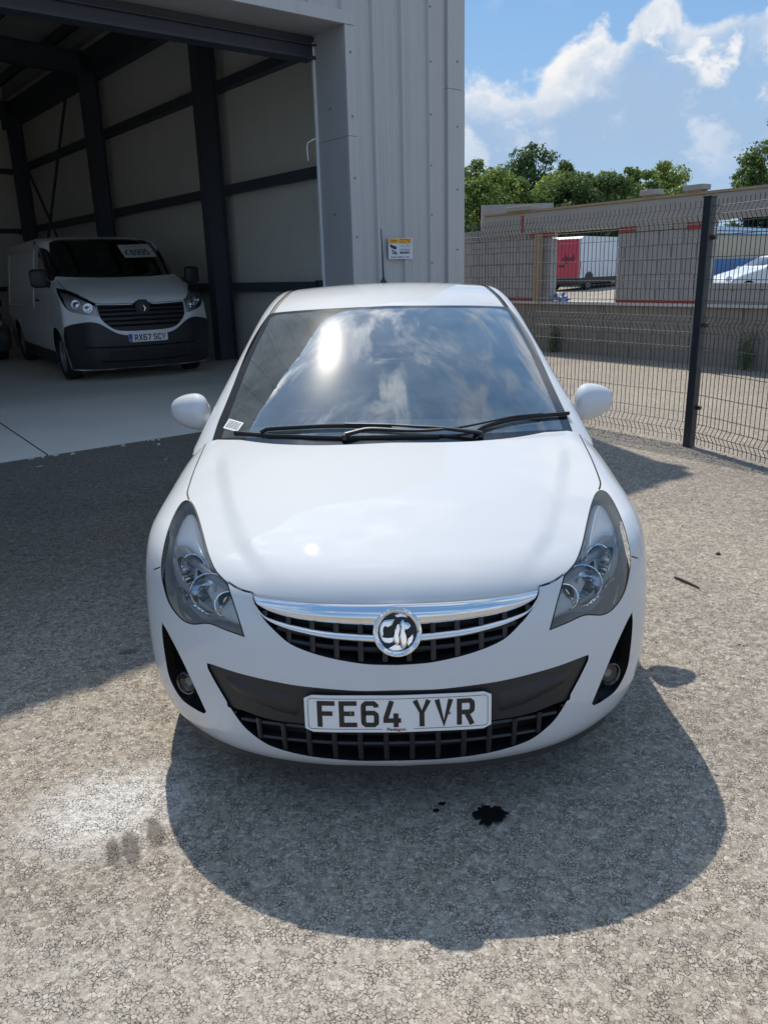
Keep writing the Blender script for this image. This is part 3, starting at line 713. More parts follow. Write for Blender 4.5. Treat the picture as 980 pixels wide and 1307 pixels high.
def glyphs(mb, text, T, size=0.001, adv=61, gap=33, w=14):
    """text as solid strokes: T(a, b, h) maps plate coordinates (metres) to the world"""
    x = 0; tot = sum(gap if c == ' ' else adv for c in text)-(adv-50)
    tot -= 11*text.count(' ')*0
    x = -tot/2
    for c in text:
        if c == ' ': x += gap-11; continue
        for j, pl in enumerate(GLY[c]):
            L, R = thick(pl, w); k = len(L)
            V = [T((x+p[0])*size, (p[1]-39.5)*size, .0009+j*.00015) for p in L+R]
            mb.add(V, [(i, i+1, k+i+1, k+i) for i in range(k-1)])
        x += adv
def rrect(w, h, r, n_=6):
    out = []
    for (sx, sy, a0) in ((1, 1, 0), (-1, 1, 90), (-1, -1, 180), (1, -1, 270)):
        for j in range(n_+1):
            a = rad(a0+90*j/n_); out.append((sx*(w/2-r)+r*math.cos(a), sy*(h/2-r)+r*math.sin(a)))
    return out
PLW = bsdf('plate_white', (0.78, 0.78, 0.78), 0.35, coat=0.4, vary=.04, vscale=20); PLB = bsdf('plate_black', (0.012, 0.012, 0.013), 0.4)
def plate(parent, T, text, mat, thick_=.003, blue=False, word=None):
    """T(a,b,h): plate plane to world (h outwards)"""
    w, h = .520, .111; out = rrect(w, h, .010); k = MB(); xs = np.linspace(-1, 1, 25)
    # sheet subdivided across its width so that it can curve
    cols = []; 
    for x in xs:
        xx = x*w/2; hh = h/2 if abs(xx) < w/2-.010 else h/2-.010+math.sqrt(max(0, .010**2-(abs(xx)-(w/2-.010))**2))
        cols.append([T(xx, -hh, 0), T(xx, hh, 0), T(xx, hh, -thick_), T(xx, -hh, -thick_)])
    V = [p for c in cols for p in c]; F = []
    for i in range(len(cols)-1):
        for j in range(4): F.append((i*4+j, i*4+(j+1) % 4, (i+1)*4+(j+1) % 4, (i+1)*4+j))
    F += [(0, 1, 2, 3), tuple((len(cols)-1)*4+j for j in range(4))]
    pl = k.add(V, F).build('number_plate', mat, parent)
    g = MB(); glyphs(g, text, T); g.build('lettering', PLB, pl)
    b = MB(); o1 = rrect(.500, .093, .006); o2 = rrect(.4975, .0905, .005)
    if word is None:
        for (r1, r2) in ((o1, o2),):
            m = len(r1); V = [T(p[0], p[1], .0007) for p in r1]+[T(p[0], p[1], .0007) for p in r2]
            # split long sides for the curve
            b.add(V, [])
        for sy in (-1, 1):
            pts = [(x, sy*.0458) for x in np.linspace(-.244, .244, 20)]; L, R = thick(pts, .0013)
            if sy < 0: pts = [(x, sy*.0458) for x in np.linspace(-.244, .244, 40) if abs(x) > .037]
            for (a, c) in zip(pts[:-1], pts[1:]):
                if abs(c[0]-a[0]) > .05: continue
                b.add([T(a[0], a[1]-.0007, .0008), T(c[0], c[1]-.0007, .0008), T(c[0], c[1]+.0007, .0008), T(a[0], a[1]+.0007, .0008)], [(0, 1, 2, 3)])
        for sx in (-1, 1):
            for (z0, z1) in ((-.040, .0), (.0, .040)): b.add([T(sx*.250-.0007, z0, .0008), T(sx*.250+.0007, z0, .0008), T(sx*.250+.0007, z1, .0008), T(sx*.250-.0007, z1, .0008)], [(0, 1, 2, 3)])
            for sy in (-1, 1):
                b.add([T(sx*.250, sy*.040, .0008), T(sx*.2485, sy*.040, .0008), T(sx*.243, sy*.0452, .0008), T(sx*.244, sy*.0465, .0008)], [(0, 1, 2, 3)])
        b.v = b.v[:]; b.build('border_line', PLB, pl)
    return pl
def text_obj(name, body, size, mat, T, parent=None, h=.001, squash=1.0, bold=0.0, **kw):
    """flat lettering laid on a surface"""
    c = bpy.data.curves.new('t', 'FONT'); c.body = body; c.size = size; c.align_x = 'CENTER'; c.align_y = 'CENTER'; c.offset = bold; c.resolution_u = 3
    o = bpy.data.objects.new('t', c); COL.objects.link(o); dg = bpy.context.evaluated_depsgraph_get(); me = bpy.data.meshes.new_from_object(o.evaluated_get(dg))
    bpy.data.objects.remove(o); 
    for v in me.vertices: v.co = Vector(T(v.co.x*squash, v.co.y, h))
    me.name = name; me.materials.clear(); me.materials.append(mat)
    return link(name, me, parent, **kw)
pz = .3795; py = B.from_front([(0, .40)])[0, 1]
def PT(a, b, h):
    yy = x_yf(abs(a))*.75+.9*a*a*.0; return np.array((a-.002, py-.010-h*.99+yy+b*.06, pz+b*1.0+h*.06))
fpl = plate(car, PT, 'FE64 YVR', PLW)
text_obj('dealer_name', 'Pent', .0125, PLB, lambda a, b, h: PT(a*1.0-.0185, b-.0465, h), fpl, squash=1.15, bold=.0003)
RED = bsdf('print_red', (0.55, 0.01, 0.02), .4)
text_obj('dealer_name', 'ago', .0125, RED, lambda a, b, h: PT(a+.0035, b-.0465, h), fpl, squash=1.15, bold=.0003)
text_obj('dealer_name', 'n', .0125, PLB, lambda a, b, h: PT(a+.0175, b-.0465, h), fpl, squash=1.15, bold=.0003)
for (a, b) in ((-.131, .003), (.142, -.002)):
    MB().lathe([(0, .004), (.003, .0035), (.0042, 0)], PT(a, b, .001), np.stack([(1., 0, 0), (0, 0, 1.), (0, -1., 0)], 1), 12).build('plate_screw', bsdf('screw_grey', (.12, .12, .13), .4), fpl, True)
# raised facet on the panel beside the plate
surf_patch('panel_facet', crom([(634, 886), (668, 874), (706, 862), (735, 851), (722, 872), (700, 886), (660, 905), (634, 912)], (0, 3, 7), 7), BLACK, car, -.008, .009, 9, h=7)
# ---------------------------------------------------------------- fog lamp recess
for sd in (1, -1):
    V, F = wall_strip(msk(fg3, sd), np.array((-.018*sd, .040, 0)), True); obj('fog_surround', V, F, GBLACK, car, True)
    Q, F = tri_patch(crom(FG, (0, 4), 6), 6); P = B.from_view(Q)+np.array((-.018, .040, 0)); obj('fog_panel', msk(P, sd), F, GBLACK, car, True)
    c = B.from_view(np.array([[783, 862.5]]))[0]+np.array((-.008, .012, 0)); ax = np.array((.45, -.88, .05)); ax /= np.linalg.norm(ax); u = np.cross((0, 0, 1.), ax); u /= np.linalg.norm(u); v = np.cross(ax, u)
    R = np.stack([u, v, ax], 1); M = MB(); prof = [(.034, -.02), (.036, .004), (.032, .006), (.028, -.002), (.0, -.022)]
    M.lathe(prof[:3]+[(.0285, 0)], c, R, 28); M.v = [tuple(p) for p in msk(M.v, sd)]; fo = M.build('fog_lamp', GBLACK, car, True)
    M = MB().lathe([(.0285, 0), (.024, -.012), (.012, -.020), (0, -.022)], c, R, 28); M.v = [tuple(p) for p in msk(M.v, sd)]; M.build('reflector', bsdf('fog_reflector', (.16, .165, .16), .2, .8), fo, True)
    M = MB().lathe([(.0285, .001), (.018, .004), (0, .0055)], c, R, 28); M.v = [tuple(p) for p in msk(M.v, sd)]; M.build('lens', LAMPG, fo, True)
# black lower lip
lip = MB(); 
Lp = B.from_front(crom([(0, .165), (.2, .165), (.4, .168), (.55, .175), (.66, .185)], (), .03, closed=False))
V = []
for sd in (1, -1):
    A = msk(Lp, sd); V = np.concatenate([A+np.array((0, .010, .02)), A+np.array((0, .004, -.025)), A+np.array((0, .020, -.034)), A+np.array((0, .22, -.034))]); k = len(A)
    lip.add(V, [(j*k+i, j*k+i+1, (j+1)*k+i+1, (j+1)*k+i) for j in range(3) for i in range(k-1)])
lip.build('lower_lip', BLACK, car, True)
# ---------------------------------------------------------------- wheels
def wheel(parent, c, R=.308, W_=.19, side=1, rimr=.205, rimmat=ALLOY, spokes=7):
    """tyre and wheel, axis along x; side = +1 outer face towards +x"""
    c = np.array(c, float); Rm = np.stack([(0, 1., 0), (0, 0, 1.), (float(side), 0, 0)], 1); h = W_/2
    e = bpy.data.objects.new('wheel', None); COL.objects.link(e); e.parent = parent; e.empty_display_size = .1
    MB().lathe([(rimr, -h*.8), (R*.86, -h), (R*.97, -h*.86), (R, -h*.5), (R, h*.5), (R*.97, h*.86), (R*.86, h), (rimr+.012, h*.92), (rimr, h*.8)], c, Rm, 40).build('tyre', RUBBER, e, True)
    m = MB(); m.lathe([(rimr, -h*.8), (rimr*.93, 0), (rimr*.95, h*.72), (rimr*1.02, h*.86), (rimr*1.02, h*.80)], c, Rm, 40)
    for k in range(spokes):
        a = 2*math.pi*k/spokes; d = np.array((math.cos(a), math.sin(a), 0)); t = np.array((-d[1], d[0], 0)); z0, z1 = h*.45, h*.78
        P = [d*.03-t*.03, d*.03+t*.03, d*rimr*.95+t*.024, d*rimr*.95-t*.024]
        V = [c+Rm @ (p+np.array((0, 0, z1-.012*(i > 1)))) for i, p in enumerate(P)]+[c+Rm @ (p+np.array((0, 0, z0))) for p in P]
        m.add(V, [(0, 1, 2, 3), (7, 6, 5, 4), (0, 4, 5, 1), (1, 5, 6, 2), (2, 6, 7, 3), (3, 7, 4, 0)])
    m.lathe([(0, h*.86), (.045, h*.84), (.055, h*.7), (.055, h*.3)], c, Rm, 20)
    m.build('rim', rimmat, e, True)
    MB().lathe([(rimr*.9, -h*.2), (0, -h*.2)], c, Rm, 20).build('brake_disc', bsdf('brake', (.03, .03, .03), .5, .5), e)
    return e
for y in (.83, 3.34):
    for sd in (1, -1):
        wheel(car, (sd*.735, y, .308), side=sd)
        L = np.array([(sd*.62, y+.36*math.cos(a), .30+.36*math.sin(a)) for a in np.linspace(-.3, math.pi+.3, 24)])
        V, F = wall_strip(L, np.array((sd*.165, 0, 0)), False); V2 = [tuple(p) for p in V]; V2.append((sd*.62, y, .3)); F = list(F)+[(i, i+1, len(V2)-1) for i in range(23)]
        obj('arch_liner', V2, F, BLACK, car)
MB().box((0, 2.1, .24), (1.40, 3.2, .1)).build('floor_pan', BLACK, car)
MB().box((0, .55, .45), (1.20, .5, .5)).box((0, 1.0, .52), (1.30, .5, .5)).build('engine_bay', GAP, car)
# ---------------------------------------------------------------- cabin: windscreen, roof, pillars
K = Shell(corsa_cabin, (0, 2.3, .83), (0, -.55, .83), 3.0)
K.e = .012
KV = K.from_view
WS = [(500, 390.2), (560, 389.8), (606, 390), (644.5, 391.4), (651, 394), (662, 408), (676, 430), (688, 454), (701.4, 484), (713, 509), (722, 528), (731, 552), (700, 566), (640, 577), (560, 582), (501, 583)]
ws3 = KV(crom(WS, (0, 4, 11, 15), 5, closed=False)); wsd = K.dom(ws3); ws_out = np.concatenate([wsd, [[SEAM, wsd[-1, 1]], [SEAM, wsd[0, 1]]]])
WI = [(500, 393.5), (560, 393), (606, 393.2), (640, 394.5), (648, 398), (655, 411), (668, 434), (679, 456), (691, 483), (702, 508), (711, 529), (718, 548), (690, 549), (640, 552), (560, 554), (501, 555)]
wi3 = KV(crom(WI, (0, 4, 11, 15), 5, closed=False)); wid = K.dom(wi3); ws_in = np.concatenate([wid, [[SEAM, wid[-1, 1]], [SEAM, wid[0, 1]]]])
DT = [(603, 362), (612, 365.5), (621, 371), (633, 380), (643, 390), (652, 394.5), (645, 394.5), (644.5, 391.4), (633, 385), (622, 376), (612, 369.5), (600, 363.5)]
# roof strip, continued to the back over the roof in true positions
def xr(y): return np.interp(y, [1.95, 2.1, 2.26, 2.45, 3.0, 3.6], [.594, .566, .538, .524, .51, .49])
dt3 = K.from_top(np.concatenate([[(xr(y)+.004, y) for y in np.linspace(1.96, 3.55, 24)], [(xr(y)-.024, y) for y in np.linspace(3.55, 1.96, 24)]])); dtd = K.dom(dt3)
sg = K.from_side(crom([(1.36, .975), (1.55, 1.075), (1.80, 1.20), (2.02, 1.305), (2.25, 1.37), (2.60, 1.375), (2.60, .985), (2.0, .965)], (0, 4, 5, 6), .04)); sgd = K.dom(sg)
sg2 = K.from_side(crom([(2.66, .99), (2.66, 1.372), (2.95, 1.36), (3.30, 1.29), (3.42, 1.22), (3.30, 1.10), (3.0, 1.02)], (0, 1), .04)); sgd2 = K.dom(sg2)
K.cut([('glass', ws_in), ('frit', ws_out), ('strip', dtd), ('side', sgd), ('side2', sgd2)], [], [(.020, 0, 1.3), (.05, 1.3, 2.1)], 2.1)
KC = K.P[K.F].mean(1); rs = K.where('rest') & (KC[:, 2] > .88)
roof = rs & (KC[:, 0] < xr(KC[:, 1])) & (KC[:, 1] > 1.7) & (KC[:, 2] > 1.30)
sheet_obj('roof', K.sheet(roof), WHITE, car)
for sd in (1, -1):
    sheet_obj('pillar', K.sheet(rs & ~roof), WHITE, car, sd)
    sheet_obj('side_window', K.sheet(K.where('side')), WSGLASS, car, sd)
    sheet_obj('rear_side_panel', K.sheet(K.where('side2')), WHITE, car, sd)
    sheet_obj('roof_strip', K.sheet(K.where('strip'), 0, -.004), BLACK, car, sd)
ws = sheet_obj('windscreen', K.sheet(K.where('glass')), WSGLASS, car)
FRIT = bsdf('frit_black', (.012, .012, .014), .12, coat=1.0)
sheet_obj('windscreen_border', K.sheet(K.where('frit')), FRIT, car)
# inner skin so that no daylight comes through the pillars
P, F, NN = K.sheet(rs); P = P-NN*.015
Q, NQ = mir(P, NN); obj('headlining', np.concatenate([P, Q]), np.concatenate([F[:, ::-1], F+len(P)]), bsdf('headlining', (.50, .51, .49), .9), car, True)
# cowl tray with grille lines
ct = crom([(0.0, .90), (.4, .92), (.62, 1.0), (.74, 1.20), (.76, 1.33), (.70, 1.40), (.4, 1.22), (0, 1.12)], (0, 4, 7), .03, closed=False)
zc_ = lambda x, y: .900+.06*max(0, y-.95)-.01*x*x
V = [(p[0], p[1], zc_(*p)) for p in ct]+[(-p[0], p[1], zc_(*p)) for p in ct[::-1]]
obj('cowl_tray', V, [tuple(range(len(V)))], BLACK, car)
V = B.from_view(crom(BN[19:], (), 5, closed=False))
rim_wall(V, -.02, 'bonnet_rear_edge', WHITE, bonnet, (0, 0, 1)); 
# wipers
def onglass(uv, h):
    P = KV(np.asarray(uv, float)); return P+K.nrm(P)*h
def wiper(arm, blade, pivot):
    a = onglass(crom(arm, (), 6, closed=False), .020); m = MB(); r = np.interp(np.linspace(0, 1, len(a)), [0, .25, .6, 1], [.009, .0075, .005, .0035])
    m.tube(a, r, 8); w = m.build('wiper_arm', BLACK, car, True)
    b = onglass(crom(blade, (), 6, closed=False), .013); MB().tube(b, .006, 6, True, 1.3).build('wiper_blade', RUBBER, w, True)
    b2 = onglass(crom(blade, (), 6, closed=False), .006); MB().tube(b2, .004, 5).build('rubber_edge', RUBBER, w, True)
    MB().lathe([(.0, .010), (.008, .008), (.011, 0), (.011, -.012)], onglass([pivot], .014)[0], None, 16).build('pivot_cap', BLACK, w, True)
wiper([(441, 560), (452, 557), (466, 553.5), (480, 553), (530, 555), (575, 552), (610, 546), (652, 537), (690, 533)], [(604, 556), (615, 549), (640, 541.5), (680, 534.5), (724, 530.5)], (440, 561))
wiper([(612, 557.5), (600, 556), (560, 551.5), (520, 549), (498, 547.5), (440, 546)], [(334, 555), (341, 551), (380, 548.5), (430, 546.5), (470, 547.5), (500, 549)], (613, 557.5))
MB().tube(onglass([(300, 553), (345, 557), (400, 559), (440, 560), (500, 559), (560, 558)], .004), .008, 6).build('cowl_seal', RUBBER, car, True)
# label in the corner of the windscreen
LW = bsdf('label_white', (.75, .75, .74), .6)
lb = np.array([(293, 534.5), (311.5, 540), (303, 551.5), (285, 546.5)]); P = KV(lb)+K.nrm(KV(lb))*.0012
label = obj('windscreen_label', P, [(0, 1, 2, 3)], LW, car)
k = MB(); rr = random.Random(3)
for j in range(6):
    a = .10
    while a < .88:
        w_ = rr.uniform(.04, .14); a1 = min(.90, a+w_); b0, b1 = .14+.125*j, .14+.125*j+.055
        q = [P[0]*(1-x_)*(1-y_)+P[1]*x_*(1-y_)+P[2]*x_*y_+P[3]*(1-x_)*y_+K.nrm(P[:1])[0]*.0008 for x_, y_ in ((a, b0), (a1, b0), (a1, b1), (a, b1))]
        k.add(q, [(0, 1, 2, 3)]); a = a1+.03
k.build('label_print', PLB, label)
# bright sensor/tag holder at the top right of the glass
q = np.array([(561, 396.5), (584, 396.5), (589, 405.5), (565, 406)]); P = KV(q)-K.nrm(KV(q))*.012
m = MB(); L = [P[0]*.98+P.mean(0)*.02, P[1], P[2], P[3]]; m.tube(L+[L[0]], .003, 5, False); m.build('tag_holder', bsdf('tag_grey', (.5, .55, .55), .3), car)
# ---------------------------------------------------------------- interior
def dsh(x, y): return .965-.02*(x/.7)**2-.05*sst(y, 1.35, 1.15)-.20*sst(y, 1.52, 1.64)+.025*math.exp(-((x+.37)/.2)**2)*sst(y, 1.36, 1.46)*(1-sst(y, 1.52, 1.6))
xs = np.linspace(-.70, .70, 41); ys = np.linspace(1.06, 1.66, 25)
V = [(x, y+.30*x*x*(1-(y-1.06)/.6*.9), dsh(x, y)) for y in ys for x in xs]; F = [(j*41+i, j*41+i+1, (j+1)*41+i+1, (j+1)*41+i) for j in range(24) for i in range(40)]
obj('dashboard', V, F, DASH, car, True)
MB().lathe([(.092, 0), (.098, .03), (.096, .075), (.088, .098), (.070, .106), (0, .108)], (.012, 1.40, .955), np.diag([1, .62, 1.]), 32).build('pale_dome', bsdf('dome_grey', (.36, .40, .38), .35, coat=.4), car, True)  # pale dome standing on the dashboard
def seat(x):
    e = bpy.data.objects.new('seat', None); COL.objects.link(e); e.parent = car; e.empty_display_size = .1
    def soft(c, d, n_, tilt=0, mat=DARKFAB):
        V = []; nn = 14; R = Rx(tilt)
        for i in range(nn+1):
            for j in range(2*nn):
                u = math.pi*i/nn-math.pi/2; v = math.pi*j/nn
                f = lambda a, p: math.copysign(abs(a)**p, a)
                p = np.array((f(math.cos(u), .35)*f(math.cos(v), .35)*d[0]/2, f(math.cos(u), .35)*f(math.sin(v), .35)*d[1]/2, f(math.sin(u), .35)*d[2]/2)); V.append(np.array(c)+R @ p)
        F = [(i*2*nn+j, i*2*nn+(j+1) % (2*nn), (i+1)*2*nn+(j+1) % (2*nn), (i+1)*2*nn+j) for i in range(nn) for j in range(2*nn)]
        obj(n_, V, F, mat, e, True)
    soft((x, 2.05, .52), (.50, .52, .20), 'cushion'); soft((x, 2.36, .86), (.48, .16, .66), 'backrest', -.28); soft((x, 2.50, 1.24), (.27, .10, .17), 'headrest', -.2)
for x in (-.36, .36): seat(x)
sw = MB(); c0 = np.array((-.365, 1.72, .93)); R = Rx(rad(-62)); 
sw.tube([c0+R @ np.array((.185*math.cos(t), .185*math.sin(t), 0)) for t in np.linspace(0, 2*math.pi, 33)], .015, 8, False)
for a in (rad(0), rad(180), rad(270)): sw.tube([c0, c0+R @ np.array((.18*math.cos(a), .18*math.sin(a), 0))], .018, 6)
sw.lathe([(.0, .04), (.06, .035), (.07, 0)], c0, R, 16); sw.build('steering_wheel', BLACK, car, True)
# bulkhead of the van conversion: a frame with wire mesh
bk = MB(); 
for z in (1.02, 1.08, 1.14, 1.20, 1.26, 1.32): bk.tube([(-.58+.25*(z-1.02)*.8, 2.78, z), (.58-.25*(z-1.02)*.8, 2.78, z)], .0035, 4)
for x in np.arange(-.55, .56, .05): bk.tube([(x, 2.78, 1.0), (x*.93, 2.78, 1.34)], .0025, 4)
bk.box((0, 2.80, .70), (1.3, .02, .62)); bk.tube([(-.60, 2.78, 1.0), (-.50, 2.78, 1.36), (.50, 2.78, 1.36), (.60, 2.78, 1.0)], .014, 6)
bk.build('bulkhead', bsdf('bulkhead_grey', (.16, .17, .18), .6), car)
MB().box((0, 2.3, .33), (1.45, 1.9, .04)).build('cabin_floor', DARKFAB, car)
mv = MB(); P0 = KV(np.array([[508, 397.]]))[0]; mv.box(P0+np.array((0, .06, -.045)), (.22, .03, .06)).box(P0+np.array((0, .02, -.018)), (.03, .05, .03)); mv.build('interior_mirror', BLACK, car, bevel=.01)
# ---------------------------------------------------------------- door mirrors
for sd in (1, -1):
    c = np.array((.872, 1.52, .985)); V = []; n_ = 28; m_ = 18
    for i in range(m_+1):
        u = math.pi*i/m_
        for j in range(n_):
            v = 2*math.pi*j/n_
            # axis along x: u runs from the inner to the outer end
            ax_ = -math.cos(u); r = math.sin(u)**.62
            yy = math.cos(v)*r; zz_ = math.sin(v)*r
            taper = 1-.30*(ax_+1)/2
            X = .102*ax_ if ax_ > 0 else .072*ax_
            yy = yy*.085 if yy < 0 else yy*.030
            V.append(c+np.array((X+.030*(-zz_)*.0, yy*taper+.02*(ax_), zz_*.093*taper+.004*ax_)))
    F = [(i*n_+j, i*n_+(j+1) % n_, (i+1)*n_+(j+1) % n_, (i+1)*n_+j) for i in range(m_) for j in range(n_)]
    me = mkmesh('door_mirror', msk(V, sd), F, WHITE, True); bm = bmesh.new(); bm.from_mesh(me); bmesh.ops.remove_doubles(bm, verts=bm.verts, dist=1e-5); bmesh.ops.recalc_face_normals(bm, faces=bm.faces); bm.to_mesh(me); bm.free()
    mo = link('door_mirror', me, car)
    m = MB(); V = [c+np.array((.070*math.cos(t)+.004, .034, .070*math.sin(t))) for t in np.linspace(0, 2*math.pi, 25)[:-1]]
    m.add(msk(V, sd), [tuple(range(24))]); m.build('mirror_glass', CHROME, mo)
    m = MB(); m.tube(msk([(.74, 1.49, .915), (.80, 1.50, .918), (.835, 1.515, .945)], sd), [.030, .026, .030], 10, True, .7); m.build('mirror_foot', BLACK, mo, True)
# aerial
MB().lathe([(0, .05), (.006, .045), (.010, .03), (.028, .004), (.030, -.02)], (-.028, 2.92, 1.482), None, 16).tube([(-.028, 2.92, 1.52), (-.031, 2.99, 1.66), (-.035, 3.07, 1.80)], [.006, .0045, .003], 8).build('aerial', BLACK, car, True)
# ================================================================== ground
def asphalt():
    m = bpy.data.materials.new('asphalt'); m.use_nodes = True; t = m.node_tree; t.nodes.clear(); q = N(t)
    geo = q.add('ShaderNodeNewGeometry'); P = geo.outputs['Position']; s3 = q.add('ShaderNodeSeparateXYZ', {0: P}); X, Y = s3.outputs[0], s3.outputs[1]
    flat = q.add('ShaderNodeCombineXYZ', {0: X, 1: Y, 2: 0.0})
    wn = q.add('ShaderNodeTexNoise', {'Vector': flat, 'Scale': 55.0, 'Detail': 4.0, 'Roughness': .6})
    wv = q.add('ShaderNodeVectorMath', operation='MULTIPLY_ADD'); q.l.new(wn.outputs['Color'], wv.inputs[0]); wv.inputs[1].default_value = (.017, .017, 0); q.l.new(flat.outputs[0], wv.inputs[2])
    big = q.noise(flat, .42, 5, .62); mid = q.noise(flat, 2.3, 6, .6); fine = q.noise(flat, 260., 4, .7); grit = q.noise(flat, 75., 5, .65)
    patch = smooth01(q, mid, .40, .62)
    def vor(scale, feature, rnd=1.0):
        return q.add('ShaderNodeTexVoronoi', {'Vector': wv.outputs[0], 'Scale': scale, 'Randomness': rnd}, feature=feature, voronoi_dimensions='2D')
    e1 = vor(92., 'DISTANCE_TO_EDGE').outputs['Distance']; c1 = vor(92., 'F1'); e2 = vor(150., 'DISTANCE_TO_EDGE').outputs['Distance']
    # stone tops proud of worn binder; gaps open only in places
    gapw = q.math('ADD', .010, q.math('MULTIPLY', smooth01(q, q.noise(flat, 17., 4, .6), .40, .70), .17))
    g1 = q.math('SUBTRACT', 1.0, q.math('DIVIDE', e1, gapw, clamp=True)); g1 = q.math('MULTIPLY', g1, smooth01(q, q.noise(flat, 120., 3, .6), .43, .53))
    g2 = q.math('MULTIPLY', q.math('SUBTRACT', 1.0, smooth01(q, e2, .0, .10)), smooth01(q, q.noise(flat, 40., 3, .6), .52, .66))
    gap = q.math('MAXIMUM', g1, q.math('MULTIPLY', g2, .8), clamp=True)
    stone = q.add('ShaderNodeSeparateColor', {0: c1.outputs['Color']}).outputs[0]
    base = q.ramp(stone, [(0, (.275, .238, .198)), (.30, (.378, .330, .275)), (.75, (.432, .380, .320)), (1, (.56, .505, .44))])
    tone = q.ramp(big, [(.30, (.78, .78, .80)), (.48, (1, 1, 1)), (.68, (1.14, 1.12, 1.08))])
    base = q.mix(1.0, base, tone, 'MULTIPLY')
    f1 = q.math('ADD', q.math('MULTIPLY', q.math('SUBTRACT', fine, .5), 1.15), 1.0)
    base = q.mix(1.0, base, q.add('ShaderNodeCombineColor', {0: f1, 1: f1, 2: f1}), 'MULTIPLY')
    dark = q.mix(q.math('MULTIPLY', smooth01(q, mid, .35, .75), .22), (1, 1, 1), (.70, .69, .68)); base = q.mix(1.0, base, dark, 'MULTIPLY')
    # colour darkened to deepen the building's shade; the open yard stays pale
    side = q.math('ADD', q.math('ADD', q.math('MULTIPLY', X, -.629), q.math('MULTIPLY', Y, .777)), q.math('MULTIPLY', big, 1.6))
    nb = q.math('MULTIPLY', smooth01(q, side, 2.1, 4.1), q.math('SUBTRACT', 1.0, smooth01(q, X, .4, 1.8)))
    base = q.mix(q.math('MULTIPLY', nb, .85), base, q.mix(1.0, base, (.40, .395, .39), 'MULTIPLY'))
    # chalky spill at the front left, with three rubbed streaks in it
    def blob(cx_, cy_, rx, ry, ang, soft=.5, amp=1.1):
        ca, sa = math.cos(ang), math.sin(ang); dx = q.math('SUBTRACT', X, cx_); dy = q.math('SUBTRACT', Y, cy_)
        a = q.math('DIVIDE', q.math('ADD', q.math('MULTIPLY', dx, ca), q.math('MULTIPLY', dy, sa)), rx); b = q.math('DIVIDE', q.math('SUBTRACT', q.math('MULTIPLY', dy, ca), q.math('MULTIPLY', dx, sa)), ry)
        r = q.math('SQRT', q.math('ADD', q.math('MULTIPLY', a, a), q.math('MULTIPLY', b, b))); r = q.math('ADD', r, q.math('MULTIPLY', q.math('SUBTRACT', q.noise(flat, 14. if amp > 1 else 45., 4, .6), .5), amp))
        return q.math('SUBTRACT', 1.0, smooth01(q, r, 1.0-soft, 1.0+soft))
    chalk = q.math('MULTIPLY', BL[0](blob), q.math('ADD', .35, q.math('MULTIPLY', smooth01(q, grit, .40, .60), .65)))
    base = q.mix(q.math('MULTIPLY', chalk, 1.0), base, (.76, .735, .70))
    ch2 = q.math('MULTIPLY', BL[3](blob), smooth01(q, grit, .42, .60)); base = q.mix(q.math('MULTIPLY', ch2, .5), base, (.60, .57, .53))
    for bb in BL[1](blob): base = q.mix(q.math('MULTIPLY', bb, .85), base, q.mix(q.math('MULTIPLY', grit, .6), (.17, .15, .13), (.13, .118, .105)))
    base = q.mix(q.math('MULTIPLY', BL[2](blob), .55), base, (.07, .068, .066))
    col = q.mix(q.math('MULTIPLY', gap, .42), base, (.055, .048, .042))  # shade in the crevices between stones put into the colour
    h = q.math('ADD', q.math('MULTIPLY', gap, -1.0), q.math('ADD', q.math('MULTIPLY', fine, .35), q.math('ADD', q.math('MULTIPLY', stone, .30), q.math('MULTIPLY', grit, .55))))
    bp = q.add('ShaderNodeBump', {'Height': h, 'Strength': 1.0, 'Distance': .0075})
    b = q.add('ShaderNodeBsdfPrincipled', {'Base Color': col, 'Roughness': .88, 'Specular IOR Level': .25, 'Normal': bp.outputs[0]})
    q.add('ShaderNodeOutputMaterial', {0: b}); return m
BL = [lambda bl: bl(-.90, .12, .22, .17, .5, .6),
      lambda bl: [bl(-.815, -.085, .060, .019, rad(-66), .32, .65), bl(-.770, -.072, .075, .024, rad(-66), .32, .65), bl(-.720, -.004, .070, .024, rad(-66), .32, .65)],
      lambda bl: bl(-1.172, 1.159, .040, .028, .3, .3),
      lambda bl: bl(-.42, -.50, .75, .16, .0, .7)]
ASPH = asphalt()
# the wall stands across the far side; beyond it the ground climbs gently
WP = np.array((3.3, 12.9, 0)); wd = np.array((-.588, .809, 0)); wn_ = np.array((.809, .588, 0))
def gz(x, y):
    d = (x-WP[0])*wn_[0]+(y-WP[1])*wn_[1]; return max(0.0, d-1.0)*.024 if d < 70 else 69*.024
g = MB(); xs = [-400, -120, -50, -25, -12, -6, 0, 6, 12, 18, 25, 35, 50, 80, 140, 400]; ys = [-60, -20, -5, 0, 5, 10, 15, 20, 25, 30, 40, 50, 70, 100, 200, 600]
nx = len(xs); V = [(x, y, gz(x, y)) for y in ys for x in xs]; F = [(j*nx+i, j*nx+i+1, (j+1)*nx+i+1, (j+1)*nx+i) for j in range(len(ys)-1) for i in range(nx-1)]
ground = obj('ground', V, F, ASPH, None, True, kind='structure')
OIL = bsdf('oil', (.010, .010, .011), .30, bump=.3, bscale=120)
